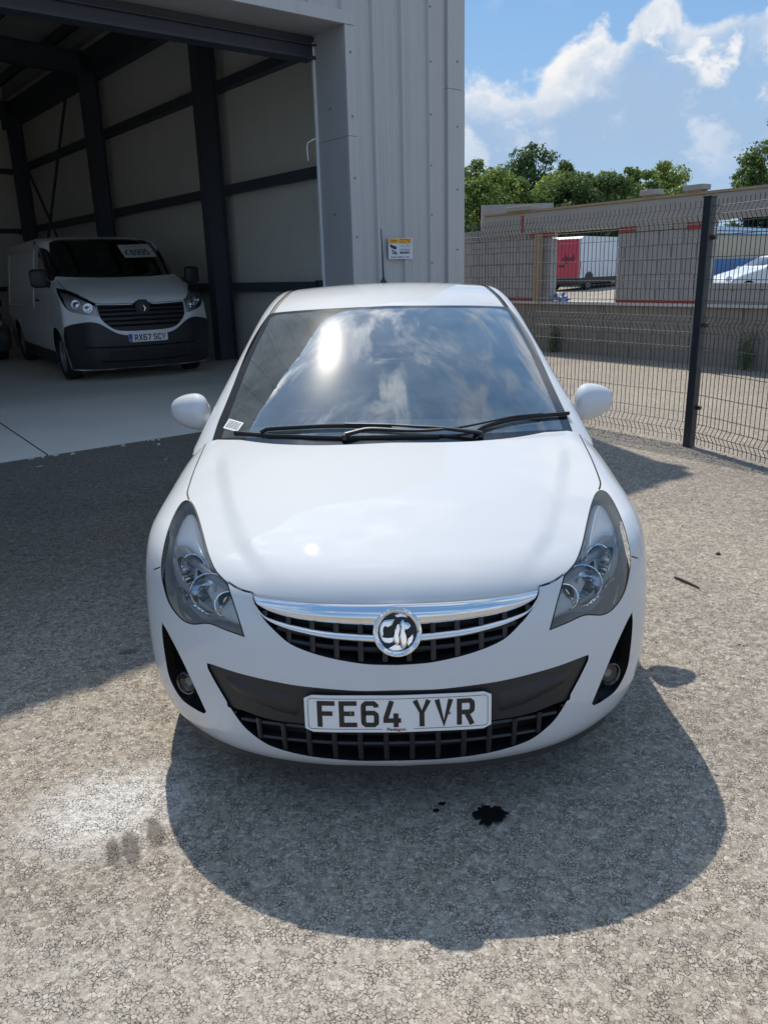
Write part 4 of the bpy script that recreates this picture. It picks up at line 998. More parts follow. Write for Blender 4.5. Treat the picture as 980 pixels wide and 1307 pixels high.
def ragged(cx_, cy_, rx, ry, seed, name, mat, z=.004, n_=110, amp=.45, parent=None):
    r = random.Random(seed); ph = [(k, r.uniform(.2, 1)/k**.6, r.uniform(0, 6.3)) for k in range(2, 19)]; P = []
    for i in range(n_):
        a = 2*math.pi*i/n_; f = 1+amp*sum(w*math.sin(k*a+p) for k, w, p in ph)/2.2; P.append((cx_+rx*f*math.cos(a), cy_+ry*f*math.sin(a), z))
    V = P+[(p[0]*1.0+(cx_-p[0])*.06, p[1]+(cy_-p[1])*.06, z+.0015) for p in P]+[(cx_, cy_, z+.0015)]
    F = [(i, (i+1) % n_, n_+(i+1) % n_, n_+i) for i in range(n_)]+[(n_+i, n_+(i+1) % n_, 2*n_) for i in range(n_)]
    return obj(name, V, F, mat, parent)
ragged(.263, .040, .048, .044, 4, 'oil_patch', OIL, parent=ground)
ragged(.125, .095, .012, .007, 5, 'oil_patch', OIL, parent=ground); ragged(.105, .065, .010, .007, 6, 'oil_patch', OIL, parent=ground)
# ================================================================== warehouse
BA = rad(39); BU = np.array((math.cos(BA), math.sin(BA), 0)); BW = np.array((-math.sin(BA), math.cos(BA), 0)); BC = np.array((.925, 8.55, 0))
def bf(s, t, z=0.0): return BC+BU*s+BW*t+np.array((0, 0, z))
RB_ = Rz(BA)
def bbox(mb, s0, s1, t0, t1, z0, z1): return mb.box(bf((s0+s1)/2, (t0+t1)/2, (z0+z1)/2), (abs(s1-s0), abs(t1-t0), abs(z1-z0)), RB_)
wh = thing('warehouse', 'grey ribbed metal warehouse with an open roller doorway, at the left of the yard', 'building', bf(-2, 0))
def wp(name, fn, mat, parent=wh, **kw):
    m = MB(); fn(m); me = m.build(name, mat, None, **kw)
    if parent is not None: me.parent = parent; me.matrix_parent_inverse = parent.matrix_world.inverted() if False else Matrix.Translation(-Vector(parent.location))
    return me
CLAD = bsdf('cladding_grey', (.455, .45, .445), .42, .0, .5, vary=.06, vscale=1.6, streak=.10)
CLAD2 = bsdf('flashing_grey', (.465, .46, .455), .40, .0, .5, vary=.06, vscale=2.2, streak=.08)
REVEAL = bsdf('reveal_grey', (.40, .40, .40), .45, vary=.06, vscale=2)
NAVY = bsdf('frame_steel', (.075, .090, .110), .55, vary=.2, vscale=3)
LINER = bsdf('liner_panel', (.86, .84, .75), .7, vary=.07, vscale=1.2)
ROOFM = bsdf('roof_liner', (.86, .85, .83), .7, vary=.1)
TRIMW = bsdf('trim_white', (.72, .74, .76), .4)
EH = 6.80; SL = .07
def eav(s): return EH+SL*(-s if s > -8 else 16+s)
def ribprof(s0, s1, first, pitch):
    """front cladding section: (s, depth) with trapezoid ribs and two small flutes between"""
    pts = []; s = first
    while s > s0: s -= pitch
    while s < s1+pitch:
        for (a, d) in ((-.040, 0), (-.022, .035), (.022, .035), (.040, 0), (.110, 0), (.116, .003), (.128, .003), (.134, 0), (.215, 0), (.221, .003), (.233, .003), (.239, 0), (.31, 0), (.316, .003), (.328, .003), (.334, 0)):
            pts.append((s+a, d))
        s += pitch
    return [p for p in pts if s0 < p[0] < s1]
def clad(mb, s0, s1, z0, z1f):
    pr = [(s0, 0)]+ribprof(s0, s1, -.52, .405)+[(s1, 0)]; b = len(mb.v)
    for (s, d) in pr: mb.v.append(tuple(bf(s, -d, z0))); mb.v.append(tuple(bf(s, -d, z1f(s))))
    for i in range(len(pr)-1): mb.f.append((b+2*i, b+2*i+2, b+2*i+3, b+2*i+1)); mb.mi.append(0)
wp('wall_cladding', lambda m: clad(m, -1.64, -.255, 0, eav), CLAD)
wp('wall_cladding', lambda m: clad(m, -12.5, -1.64, 4.16, eav), CLAD)  # doorway widened out of view so more sky lights the interior
wp('wall_cladding', lambda m: clad(m, -16, -12.5, 0, eav), CLAD)
def flash(m):
    bbox(m, -.255, .02, -.045, .25, 0, 3.60); 
wp('corner_flashing', flash, CLAD2); wp('corner_flashing', lambda m: bbox(m, -.253, .018, -.042, .25, 3.606, 6.8), CLAD2)
wp('side_wall', lambda m: bbox(m, -.14, 0, .25, 22, 0, EH-.05), CLAD)
wp('jamb_flashing', lambda m: bbox(m, -1.73, -1.60, -.042, 0.0, 0, 2.98), CLAD2); wp('jamb_flashing', lambda m: bbox(m, -1.728, -1.605, -.040, 0.0, 2.985, 4.052), CLAD2)
wp('head_flashing', lambda m: bbox(m, -12.5, -1.61, -.048, 0.0, 4.055, 4.175), CLAD2)
wp('door_reveal', lambda m: bbox(m, -1.725, -1.60, 0.002, .55, 0, 2.98), REVEAL); wp('door_reveal', lambda m: bbox(m, -1.723, -1.60, 0.002, .548, 2.985, 4.06), REVEAL)
wp('door_soffit', lambda m: bbox(m, -12.5, -1.60, .002, .55, 4.06, 4.16), REVEAL)
wp('reveal_trim', lambda m: bbox(m, -1.745, -1.715, .545, .575, 0, 4.0), TRIMW)
wp('door_beam', lambda m: (bbox(m, -12.5, -1.70, .552, .75, 3.84, 4.15), bbox(m, -12.5, -1.70, .52, .58, 3.83, 3.862), bbox(m, -12.5, -1.70, .50, .56, 3.96, 3.975)), bsdf('beam_blue_grey', (.034, .040, .055), .5, vary=.15))
wp('front_inner_wall', lambda m: (bbox(m, -1.60, -.3, .25, .40, 0, 6.6), bbox(m, -12.5, -1.6, .56, .62, 4.15, 6.9), bbox(m, -16, -12.5, .25, .4, 0, 6.9)), LINER)
# screws on the flashings and ribs
SC = bsdf('screw_head', (.20, .21, .225), .4, .3)
def screws(s, t, zs):
    for z in zs:
        wp('screw', lambda m: m.box(bf(s, t-.004, z), (.016, .012, .016), RB_ @ Ry(rad(45))), SC)
screws(-1.665, -.042, np.arange(.7, 6.5, .62)); screws(-.10, -.045, np.arange(.4, 6.6, .70)); screws(-.52, -.035, np.arange(.55, 6.6, .55)); screws(-1.735, .30-.02, [1.1, 2.2, 3.3])
# interior: side wall panels, rails, columns, rafters
ZF = .14
for t0 in np.arange(.40, 17.6, 1.2): wp('liner_sheet', lambda m: bbox(m, -.30-.0, -.14, t0+.004, t0+1.196, 0, 6.4), LINER)
for s0 in np.arange(-16, -.4, 1.2): wp('liner_sheet', lambda m: bbox(m, s0+.004, s0+1.196, 17.6, 17.72, 0, 7.3), LINER)
wp('rear_wall', lambda m: bbox(m, -16.1, 0, 17.75, 17.9, 0, 7.25), CLAD)
wp('left_wall', lambda m: bbox(m, -16.1, -16, .25, 17.6, 0, 7), LINER)
for z in (1.38, 2.95, 4.52):
    wp('wall_rail', lambda m: (bbox(m, -.50, -.305, .4, 17.6, z-.065, z+.065), bbox(m, -.52, -.50, .4, 17.6, z-.085, z-.055)), NAVY)
    wp('wall_rail', lambda m: (bbox(m, -16, -.52, 17.42, 17.595, z-.065, z+.065),), NAVY)
cols = (.85, 5.25, 10.35, 16.0)
for t in cols:
    for s in (-.62, -15.4):
        def col(m):
            bbox(m, s-.20, s+.10, t-.012, t+.012, 0, 6.05); bbox(m, s-.22, s-.20, t-.12, t+.12, 0, 6.0); bbox(m, s+.10, s+.12, t-.12, t+.12, 0, 6.0)
        wp('column', col, NAVY)
    def raf(m):
        for sg_ in (1, -1):
            A = bf(-8, t, 6.25); Bp = bf(-8+sg_*7.4, t, 5.78); d = Bp-A; L = np.linalg.norm(d); d /= L; upv = np.cross(d, BW); upv *= np.sign(upv[2])
            for (hh, w_, th_) in ((0, .024, .40), (.20, .22, .02), (-.20, .22, .02)):
                R = np.stack([d, BW, upv], 1); m.box((A+Bp)/2+upv*hh, (L, w_, th_), R)
            H0 = bf(-8+sg_*7.3, t, 5.35); m.box(H0+np.array((0, 0, .05)), (.34, .10, .55), RB_)
    wp('rafter', raf, NAVY)
for s in (-.9, -2.2, -3.6, -5.0, -6.4, -7.8, -12.5, -11, -13, -15):
    zz_ = 6.02+.0635*min(-s, 16+s)+.40; wp('roof_purlin', lambda m: bbox(m, s-.05, s+.05, .6, 17.6, zz_-.12, zz_+.08), NAVY)
wp('eaves_beam', lambda m: (bbox(m, -.55, -.305, .5, 17.6, 5.60, 6.15),), NAVY)
def rfp(m):
    for (a, b) in ((-16.2, -8), (-8, .15)):
        V = [bf(a, .05, eav(a)-.05), bf(b, .05, eav(b)-.05), bf(b, 22, eav(b)-.05), bf(a, 22, eav(a)-.05)]; V2 = [v-np.array((0, 0, .12)) for v in V]
        m.add(V+V2, [(0, 1, 2, 3), (7, 6, 5, 4), (0, 4, 5, 1), (1, 5, 6, 2), (2, 6, 7, 3), (3, 7, 4, 0)])
wp('roof', rfp, ROOFM)
for (t0, z0, t1, z1) in ((11.3, 5.7, 16.4, .3), (16.4, 5.7, 11.3, .3)):
    wp('brace_rod', lambda m: m.tube([bf(-.75, t0, z0), bf(-.75, t1, z1)], .035, 6), NAVY)
# small white bracket on the inner edge of the reveal
wp('bracket', lambda m: m.tube([bf(-1.74, .57, 3.03), bf(-1.78, .585, 3.02), bf(-1.835, .60, 2.985), bf(-1.85, .60, 2.94), bf(-1.84, .60, 2.80)], .008, 6), TRIMW)
wp('door_motor', lambda m: bbox(m, -1.80, -1.74, .56, .64, 1.40, 1.48), BLACK)
# floor slab, rising slightly inwards
CONC = bsdf('concrete_floor', (.70, .65, .57), .75, vary=.16, vscale=.9, bump=.25, bscale=25)
def slab(s0, s1, name):
    tt = [(-.0, .012), (2.4, ZF), (17.6, ZF)]; V = []; 
    for (t, z) in tt: V += [bf(s0, t, z), bf(s1, t, z)]
    V += [bf(s0, 0, -.2), bf(s1, 0, -.2)]
    return obj(name, V, [(0, 1, 3, 2), (2, 3, 5, 4), (6, 7, 1, 0)], CONC, None, kind='structure')
slab(-5.315, -.3, 'floor'); slab(-12.0, -5.33, 'floor')
gp_ = MB(); V = [bf(-5.33, 0, .004), bf(-5.315, 0, .004), bf(-5.33, 2.4, ZF-.012), bf(-5.315, 2.4, ZF-.012), bf(-5.33, 17, ZF-.012), bf(-5.315, 17, ZF-.012)]
obj('floor_joint', V, [(0, 1, 3, 2), (2, 3, 5, 4)], GAP, None, kind='structure')
# CCTV notice
sign = thing('notice', 'small white and yellow CCTV warning notice fixed to the grey ribbed wall', 'sign', bf(-1.03, -.04, 1.81))
def ST(a, b, h): return bf(-1.025+a, -.040-h, 1.815+b)-np.array(sign.location)
SW = bsdf('sign_white', (.62, .65, .70), .35); SY = bsdf('sign_yellow', (.75, .45, .02), .4); SR = bsdf('sign_red', (.55, .06, .01), .4)
def quad(T, a0, a1, b0, b1, h): return [T(a0, b0, h), T(a1, b0, h), T(a1, b1, h), T(a0, b1, h)]
m = MB(); P = quad(ST, -.185, .185, -.118, .118, 0)+quad(ST, -.185, .185, -.118, .118, .004); m.add(P, [(0, 3, 2, 1), (4, 5, 6, 7), (0, 1, 5, 4), (1, 2, 6, 5), (2, 3, 7, 6), (3, 0, 4, 7)]); m.build('board', SW, sign)
obj('yellow_band', quad(ST, -.18, .165, .055, .113, .0048), [(0, 1, 2, 3)], SY, sign)
text_obj('lettering', '24hr', .046, SR, lambda a, b, h: ST(a-.105, b+.083, .0055), sign, squash=1.3, bold=.0015)
text_obj('lettering', 'CCTV', .056, SR, lambda a, b, h: ST(a+.065, b+.083, .0055), sign, squash=1.15, bold=.002)
text_obj('lettering', 'OPTIMUM', .028, PLB, lambda a, b, h: ST(a+.065, b-.015, .0055), sign, squash=1.25)
text_obj('lettering', 'SECURITY', .028, PLB, lambda a, b, h: ST(a+.065, b-.048, .0055), sign, squash=1.25, bold=.002)
m = MB(); rr = random.Random(2); x = -.145
for (row, h0, xa, xb, w_) in ((-.095, .016, -.15, .13, .012), (.040, .006, .0, .15, .008), (.026, .006, .0, .15, .008)):
    x = xa
    while x < xb: k = w_*rr.uniform(.6, 1.2); m.add(quad(ST, x, x+k, row-h0/2, row+h0/2*rr.uniform(.5, 1), .0055), [(0, 1, 2, 3)]); x += k+w_*rr.choice((.35, .35, 1.4))
m.build('small_print', bsdf('print_grey', (.16, .18, .22), .5), sign, kind='stuff')
m = MB()
for poly in ([(-.165, .035), (-.155, .048), (-.06, .018), (-.07, -.012), (-.10, -.008), (-.16, .018)], [(-.135, -.005), (-.125, -.008), (-.115, -.05), (-.07, -.045), (-.07, -.058), (-.125, -.062)], [(-.12, -.02), (-.06, -.042), (-.063, -.075), (-.072, -.075), (-.074, -.05), (-.12, -.03)]):
    m.add([ST(a, b, .0055) for a, b in poly], [tuple(range(len(poly)))])
m.build('camera_symbol', PLB, sign)
# ================================================================== wire mesh fence
fence = thing('mesh_fence', 'dark wire mesh fence with one thick black post, right of the white hatchback', 'fence', (2.625, 4.914, 0))
FENM = bsdf('fence_coating', (.030, .034, .040), .38, .0, .6)
FENL = bsdf('fence_wire_pale', (.20, .19, .17), .45, .2)  # paler coating for the horizontal wires
FP0 = np.array((2.625, 4.914, 0.)); fdL = np.array((-.56, .83, 0)); fdL /= np.linalg.norm(fdL); fdR = np.array((.30, -.92, 0)); fdR /= np.linalg.norm(fdR)
def post_(P, nm='fence_post'):
    m = MB(); R = Rz(math.atan2(fdL[1], fdL[0])); m.box(P+np.array((0, 0, 1.03)), (.075, .075, 2.06), R); o = m.build(nm, FENM, fence, bevel=.006)
    m = MB(); m.box(P+np.array((0, 0, 2.066)), (.080, .080, .012), R); c = m.build('cap', FENM, o); return o
folds = (1.93, 1.05, .14)
def zprof():
    z = [.02]; out = []
    ev = []
    for f in folds: ev += [(f-.065, 0), (f, -.038), (f+.065, 0)]
    ev += [(.025, 0), (2.045, 0)]; return sorted(ev)
def fpanel(P0, d, length, nrm_):
    e = bpy.data.objects.new('wire_panel', None); COL.objects.link(e); e.parent = fence; e.location = P0-FP0; e.empty_display_size = .1
    pr = zprof(); m = MB(); m.tube([nrm_*o_+np.array((0, 0, z)) for z, o_ in pr], .0031, 5); me = None
    n_ = int(length/.05)
    for i in range(n_):
        s = .065+i*.05
        if me is None:
            o = m.build('vertical_wire', FENM, e); me = o.data
        else: o = link('vertical_wire', me, e)
        o.location = d*s
    L = n_*.05+.06; mh = MB(); mh.tube([np.zeros(3), d*L], .0031, 5); mhe = None
    zs = []
    for f in folds: zs += [(f-.065, 0), (f, -.038), (f+.065, 0)]
    zs += [(1.77, 0), (1.60, 0), (1.42, 0), (1.25, 0), (.86, 0), (.66, 0), (.46, 0), (.29, 0)]
    for (z, o_) in zs:
        if mhe is None: o = mh.build('horizontal_wire', FENL, e); mhe = o.data
        else: o = link('horizontal_wire', mhe, e)
        o.location = nrm_*(o_-.005)+np.array((0, 0, z))
    return e
nL = np.array((fdL[1], -fdL[0], 0)); nL *= 1 if nL @ wn_ > 0 else -1
nR = np.array((fdR[1], -fdR[0], 0)); nR *= 1 if nR @ wn_ > 0 else -1
post_(np.zeros(3)); fpanel(FP0+nL*.045, fdL, 3.05, nL); fpanel(FP0+nL*.045, fdR, 2.45, nR)
post_(fdR*2.55, 'fence_post'); fpanel(FP0+fdR*2.55+nR*.045, fdR, 2.0, nR)
for (dd, nn_) in ((fdL*.05, nL), (fdR*.05, nR)):
    for z in (.35, 1.05, 1.75): MB().box(dd+nn_*.035+np.array((0, 0, z)), (.03, .03, .03), Rz(math.atan2(fdL[1], fdL[0]))).build('fence_clip', FENM, fence)
# ================================================================== block wall beyond the fence
BLK = bsdf('block_grey', (.33, .32, .31), .9, vary=.25, vscale=3.0, bump=.5, bscale=90)
BLK2 = bsdf('block_brown', (.25, .225, .195), .9, vary=.25, vscale=2.5, bump=.5, bscale=90)
BEAM = bsdf('ring_beam', (.33, .315, .295), .85, vary=.16, vscale=2.0, bump=.4, bscale=30)
MORT = bsdf('mortar', (.40, .39, .37), .95, vary=.2); WOODM = bsdf('timber', (.34, .25, .155), .75, vary=.25, vscale=6); REDP = bsdf('red_marking', (.33, .045, .035), .7, vary=.3, vscale=20)
LEDGE = bsdf('ledge_mortar', (.50, .49, .47), .85, vary=.2, vscale=4)
bw = thing('block_wall', 'unfinished grey blockwork wall with openings and a concrete top beam, behind the mesh fence', 'wall', tuple(WP))
WR = Rz(math.atan2(wd[1], wd[0]))
def wbox(name, s0, s1, d0, d1, z0, z1, mat, parent=bw, bevel=0, **kw):
    m = MB(); o0 = WP if parent is bw else np.zeros(3)
    m.box(WP-o0+wd*(s0+s1)/2+wn_*(d0+d1)/2+np.array((0, 0, (z0+z1)/2)), (s1-s0, d1-d0, z1-z0), WR); return m.build(name, mat, parent, bevel=bevel, **kw)
BLKME = {}
rb = random.Random(11)
def block(s0, s1, z, mat, h=.215, dep=.0):
    key = (round(s1-s0, 2), mat.name); 
    if key not in BLKME:
        m = MB(); m.box((0, 0, 0), (key[0]-.016, .174, h-.004)); o = m.build('block', mat, bw); bpy.data.objects.remove(o) if False else None
        BLKME[key] = o.data; o.name = 'block'
    else: o = link('block', BLKME[key], bw)
    p = wd*(s0+s1)/2+wn_*(.10+dep+rb.uniform(-.004, .004))+np.array((0, 0, z+h/2+rb.uniform(-.002, .002))); o.location = p; o.rotation_euler = (0, 0, math.atan2(wd[1], wd[0]))
def course(z, k, runs, mat):
    for (a, b) in runs:
        s = math.floor(a/.452)*.452-(.226 if k % 2 else 0)
        while s < b:
            x0, x1 = max(s, a), min(s+.452, b)
            if x1-x0 > .06: block(x0, x1, z, mat)
            s += .452
for k in range(4): course(.0+k*.225, k, [(-6.5, 4.5)], BLK2)
for k in range(6):
    z = .955+k*.225; runs = [(.51, 3.0), (-2.73, -.99)]
    if k < 1: runs.append((-6.5, -2.73))
    if z < 2.1: course(z, k, runs, BLK)
course(2.08, 5, [(2.30, 3.0)], BLK)
wbox('mortar_core', .53, 2.98, .030, .17, .93, 2.07, MORT); wbox('mortar_core', -2.71, -1.01, .030, .17, .93, 2.07, MORT); wbox('mortar_core', -6.5, 4.5, .030, .17, 0, .9, MORT); wbox('mortar_core', -6.5, -2.73, .02, .17, .93, 1.14, MORT)
wbox('sill_course', -6.5, -2.74, -.004, .20, 1.175, 1.255, BLK); wbox('ledge', -6.6, 4.5, -.045, .24, .902, .950, LEDGE)
wbox('ring_beam', -7.5, 2.30, -.03, .28, 2.185, 2.55, BEAM, bevel=.008); wbox('pale_strip', -2.9, 2.9, -.012, .21, 2.170, 2.186, LEDGE)  # thin pale strip along the underside of the beam
wbox('timber_strip', -7.5, 2.28, -.05, .10, 2.552, 2.590, WOODM)
wbox('timber_prop', .66, .76, -.16, -.06, .95, 2.15, WOODM)
for (s0, s1, z0, z1, d) in ((.42, 1.05, 2.10, 2.165, -.004), (-1.35, -1.0, 2.085, 2.16, -.004), (-2.73, -2.30, 2.06, 2.15, -.004), (1.18, 1.24, 2.20, 2.50, -.036), (.95, 1.6, .952, 1.00, -.006), (-2.70, -1.02, .952, 1.00, -.006)):
    wbox('red_marking', s0, s1, d, d+.003, z0, z1, REDP)
for s in (-3.35, -.75): wbox('joint_stain', s-.012, s+.012, -.006, 0, 0.02, .88, bsdf('stain', (.27, .25, .22), .9))
# blocks lying loose on the beam
for (s0, s1, lab) in ((.95, 1.62, 'flat grey slab on the beam top, leftmost and lowest of the loose blocks there'), (-1.75, -1.45, 'loose grey block on the timber strip of the beam, left of the black post'), (-2.58, -2.24, 'larger loose grey block on the timber strip, directly above the black fence post')):
    hh = .06 if s0 > 0 else .085
    o = wbox('loose_block', s0, s1, -.10, .12, 2.592+(.026 if s0 < 0 else -.0), 2.592+hh+.02, BLK if s0 < 0 else BEAM, None, .006, label=lab, cat='block'); setp(o, group='loose blocks on the wall')
    if s0 < 0: wbox('timber_packer', (s0+s1)/2-.12, (s0+s1)/2+.12, -.06, .08, 2.591, 2.617, WOODM)
m = MB(); m.box((3.50, 20.6, 1.60), (1.90, .25, 3.2), Rz(rad(-4))); o = m.build('far_block_wall', BLK, None, label='low pale block wall showing just above the beam, in front of the trees', cat='wall')
# weeds at the wall foot
LEAFW = bsdf('weed_leaf', (.060, .115, .030), .6)
def weed(s, off, h, seed, label):
    r = random.Random(seed); e = thing('weed', label, 'plant', tuple(WP+wd*s-wn_*off), group='weeds at the foot of the wall'); m = MB(); st = MB()
    for k in range(16):
        a = r.uniform(0, 6.28); tip = np.array((math.cos(a)*h*.28*r.random(), math.sin(a)*h*.28*r.random(), h*r.uniform(.4, 1))); st.tube([np.zeros(3), tip*np.array((.6, .6, .5)), tip], .004, 4)
        for j in range(34):
            t = r.uniform(.12, 1); c = tip*t+np.array([r.gauss(0, .045) for _ in range(3)]); c[2] = max(.01, c[2]); d1 = np.array([r.gauss(0, 1) for _ in range(3)]); d1 /= np.linalg.norm(d1); d2 = np.cross(d1, (r.gauss(0, 1), r.gauss(0, 1), 1)); d2 /= np.linalg.norm(d2)+1e-6; l = r.uniform(.02, .045)
            m.add([c, c+d1*l*.5+d2*l*.3, c+d1*l, c+d1*l*.5-d2*l*.3], [(0, 1, 2, 3)])
    m.build('leaves', LEAFW, e); st.build('stem', bsdf('weed_stem', (.09, .10, .04), .7), e)
weed(.25, .10, .62, 1, 'dark leafy weed climbing the wall foot just right of the white hatchback roof'); weed(-3.55, .12, .62, 2, 'bushy green weed against the wall foot, right of the black post'); weed(1.0, .1, .3, 3, 'small weed by the wall foot hidden low behind the fence left part')
# blue litter on the ledge by the opening
m = MB(); rr = random.Random(5)
for k in range(26):
    c = WP+wd*(.46-rr.uniform(0, .30))+wn_*rr.uniform(0, .12)+np.array((0, 0, .955+rr.uniform(0, .10))); a = [np.array([rr.gauss(0, .035) for _ in range(3)]) for _ in range(4)]; m.add([c+q for q in a], [(0, 1, 2, 3)])
tag_ = m.build('plastic_litter', bsdf('blue_plastic', (.07, .22, .60), .4), None); setp(tag_, 'crumpled blue plastic litter on the wall ledge below the red van', 'litter')
# ================================================================== red and white van beyond the wall
def VP_(x, y, z): return np.array((x, y, z))
rv = thing('delivery_van', 'tall van with red rear doors and white side, seen through the wall opening', 'van', (9.2, 37.6, gz(9.2, 37.6)), rad(-41.5+0))
# local frame: x to the right along the rear face is negative side; rear corner at the origin, body runs +y, rear face runs -x
VRED = bsdf('van_red', (.52, .012, .030), .35, coat=.6); VWH = bsdf('van_white', (.62, .66, .70), .4, coat=.5); VDK = bsdf('van_dark', (.020, .020, .021), .5)
def vb(name, poly, x0, x1, mat, parent=rv, **kw):   # side profile (y,z) extruded across x
    m = MB(); m.prism(poly, lambda a, b: np.array((x0, a, b)), lambda a, b: np.array((x1, a, b))); return m.build(name, mat, parent, **kw)
def vrear(name, pts, off, mat):                       # patch on the rear face: (x,z); face leans forward with height
    P = [np.array((x, .0+.10*max(0, z-1.2)-off, z)) for x, z in pts]; m = MB(); m.add(P, [tuple(range(len(P)))]); return m.build(name, mat, rv)
body = [(0, .55), (0, 1.2), (.14, 2.42), (.30, 2.52), (4.4, 2.52), (5.0, 1.9), (5.9, 1.2), (6.0, .5), (.0, .5)]
vb('body', body, -2.02, -.0, VWH, bevel=.03)
for (a, b) in ((-1.98, -1.015), (-1.005, -.035)):
    sh = .10
    m = MB(); P = [np.array((a+(sh if a < -1.5 else 0)*t, -.012+.115*max(0, z-1.2), z)) for t, z in ((0, .62), (0, 1.3), (1, 2.40))]+[np.array((b-(.10 if b > -.5 else 0)*t, -.012+.115*max(0, z-1.2), z)) for t, z in ((1, 2.40), (0, 1.3), (0, .62))]
    m.add(P, [(0, 1, 4, 5), (1, 2, 3, 4)]); m.add([p+np.array((0, .03, 0)) for p in P], [(5, 4, 1, 0), (4, 3, 2, 1)]); d = m.build('rear_door', VRED, rv)
vrear('door_handle', [(-1.10, 1.12), (-.80, 1.12), (-.80, 1.20), (-1.10, 1.20)], .03, VDK); vrear('plate_recess', [(-1.80, .86), (-1.25, .86), (-1.25, 1.0), (-1.80, 1.0)], .02, VDK)
vrear('number_plate', [(-1.78, .74), (-1.27, .74), (-1.27, .84), (-1.78, .84)], .025, bsdf('plate_yellow', (.60, .38, .05), .5)); vrear('hinge_line', [(-1.014, .62), (-1.006, .62), (-1.006, 2.4), (-1.014, 2.4)], .018, VDK)
vb('rear_bumper', [(-.10, .30), (-.10, .60), (.35, .60), (.35, .30)], -2.02, .01, VDK, bevel=.02)
vb('sill_trim', [(.35, .34), (.35, .62), (6.0, .62), (6.0, .34)], -2.0, .012, VDK)
for (y0, y1, z0, z1) in ((.35, 2.3, .75, 2.1), (2.35, 4.2, .75, 2.1)): vb('side_panel', [(y0, z0), (y0, z1), (y1, z1), (y1, z0)], .0, .014, VWH, bevel=.004)
vb('tail_light', [(.0, .78), (.03, 1.35), (.10, 1.35), (.12, .78)], -.06, .02, bsdf('tail_red', (.30, .01, .01), .2, coat=1)); vb('tail_light_lens', [(.02, .80), (.03, 1.0), (.08, 1.0), (.09, .80)], .02, .026, SW)
for (x, y) in ((-.14, .98), (-1.86, .98), (-.14, 4.9)):
    e = wheel(rv, (x, y, .35), R=.35, W_=.22, side=1 if x > -1 else -1, rimr=.22, spokes=5)
vb('rear_arch', [(.55, .60), (.65, .80), (.98, .90), (1.31, .80), (1.41, .60)], -.0, .016, VDK)
m = MB()
hexp = [(-1.62, 1.62), (-1.44, 1.72), (-1.26, 1.62), (-1.26, 1.38), (-1.44, 1.28), (-1.62, 1.38)]
def VR(x, z, o=.02): return np.array((x, .115*max(0, z-1.2)-.012-o, z))
LGO = bsdf('print_dark_red', (.10, .012, .02), .5)
for a, b in zip(hexp, hexp[1:]+hexp[:1]): m.tube([VR(*a), VR(*b)], .014, 4)
for b in ((-1.62, 1.62), (-1.26, 1.62), (-1.44, 1.28)): m.tube([VR(-1.44, 1.50), VR(*b)], .014, 4)
m.tube([VR(-1.53, 1.68), VR(-1.35, 1.57), VR(-1.35, 1.45)], .012, 4); m.build('cube_emblem', LGO, rv)
text_obj('lettering', 'dpd', .44, LGO, lambda a, b, h: VR(-.64+a, 1.50+b), rv, bold=.008)
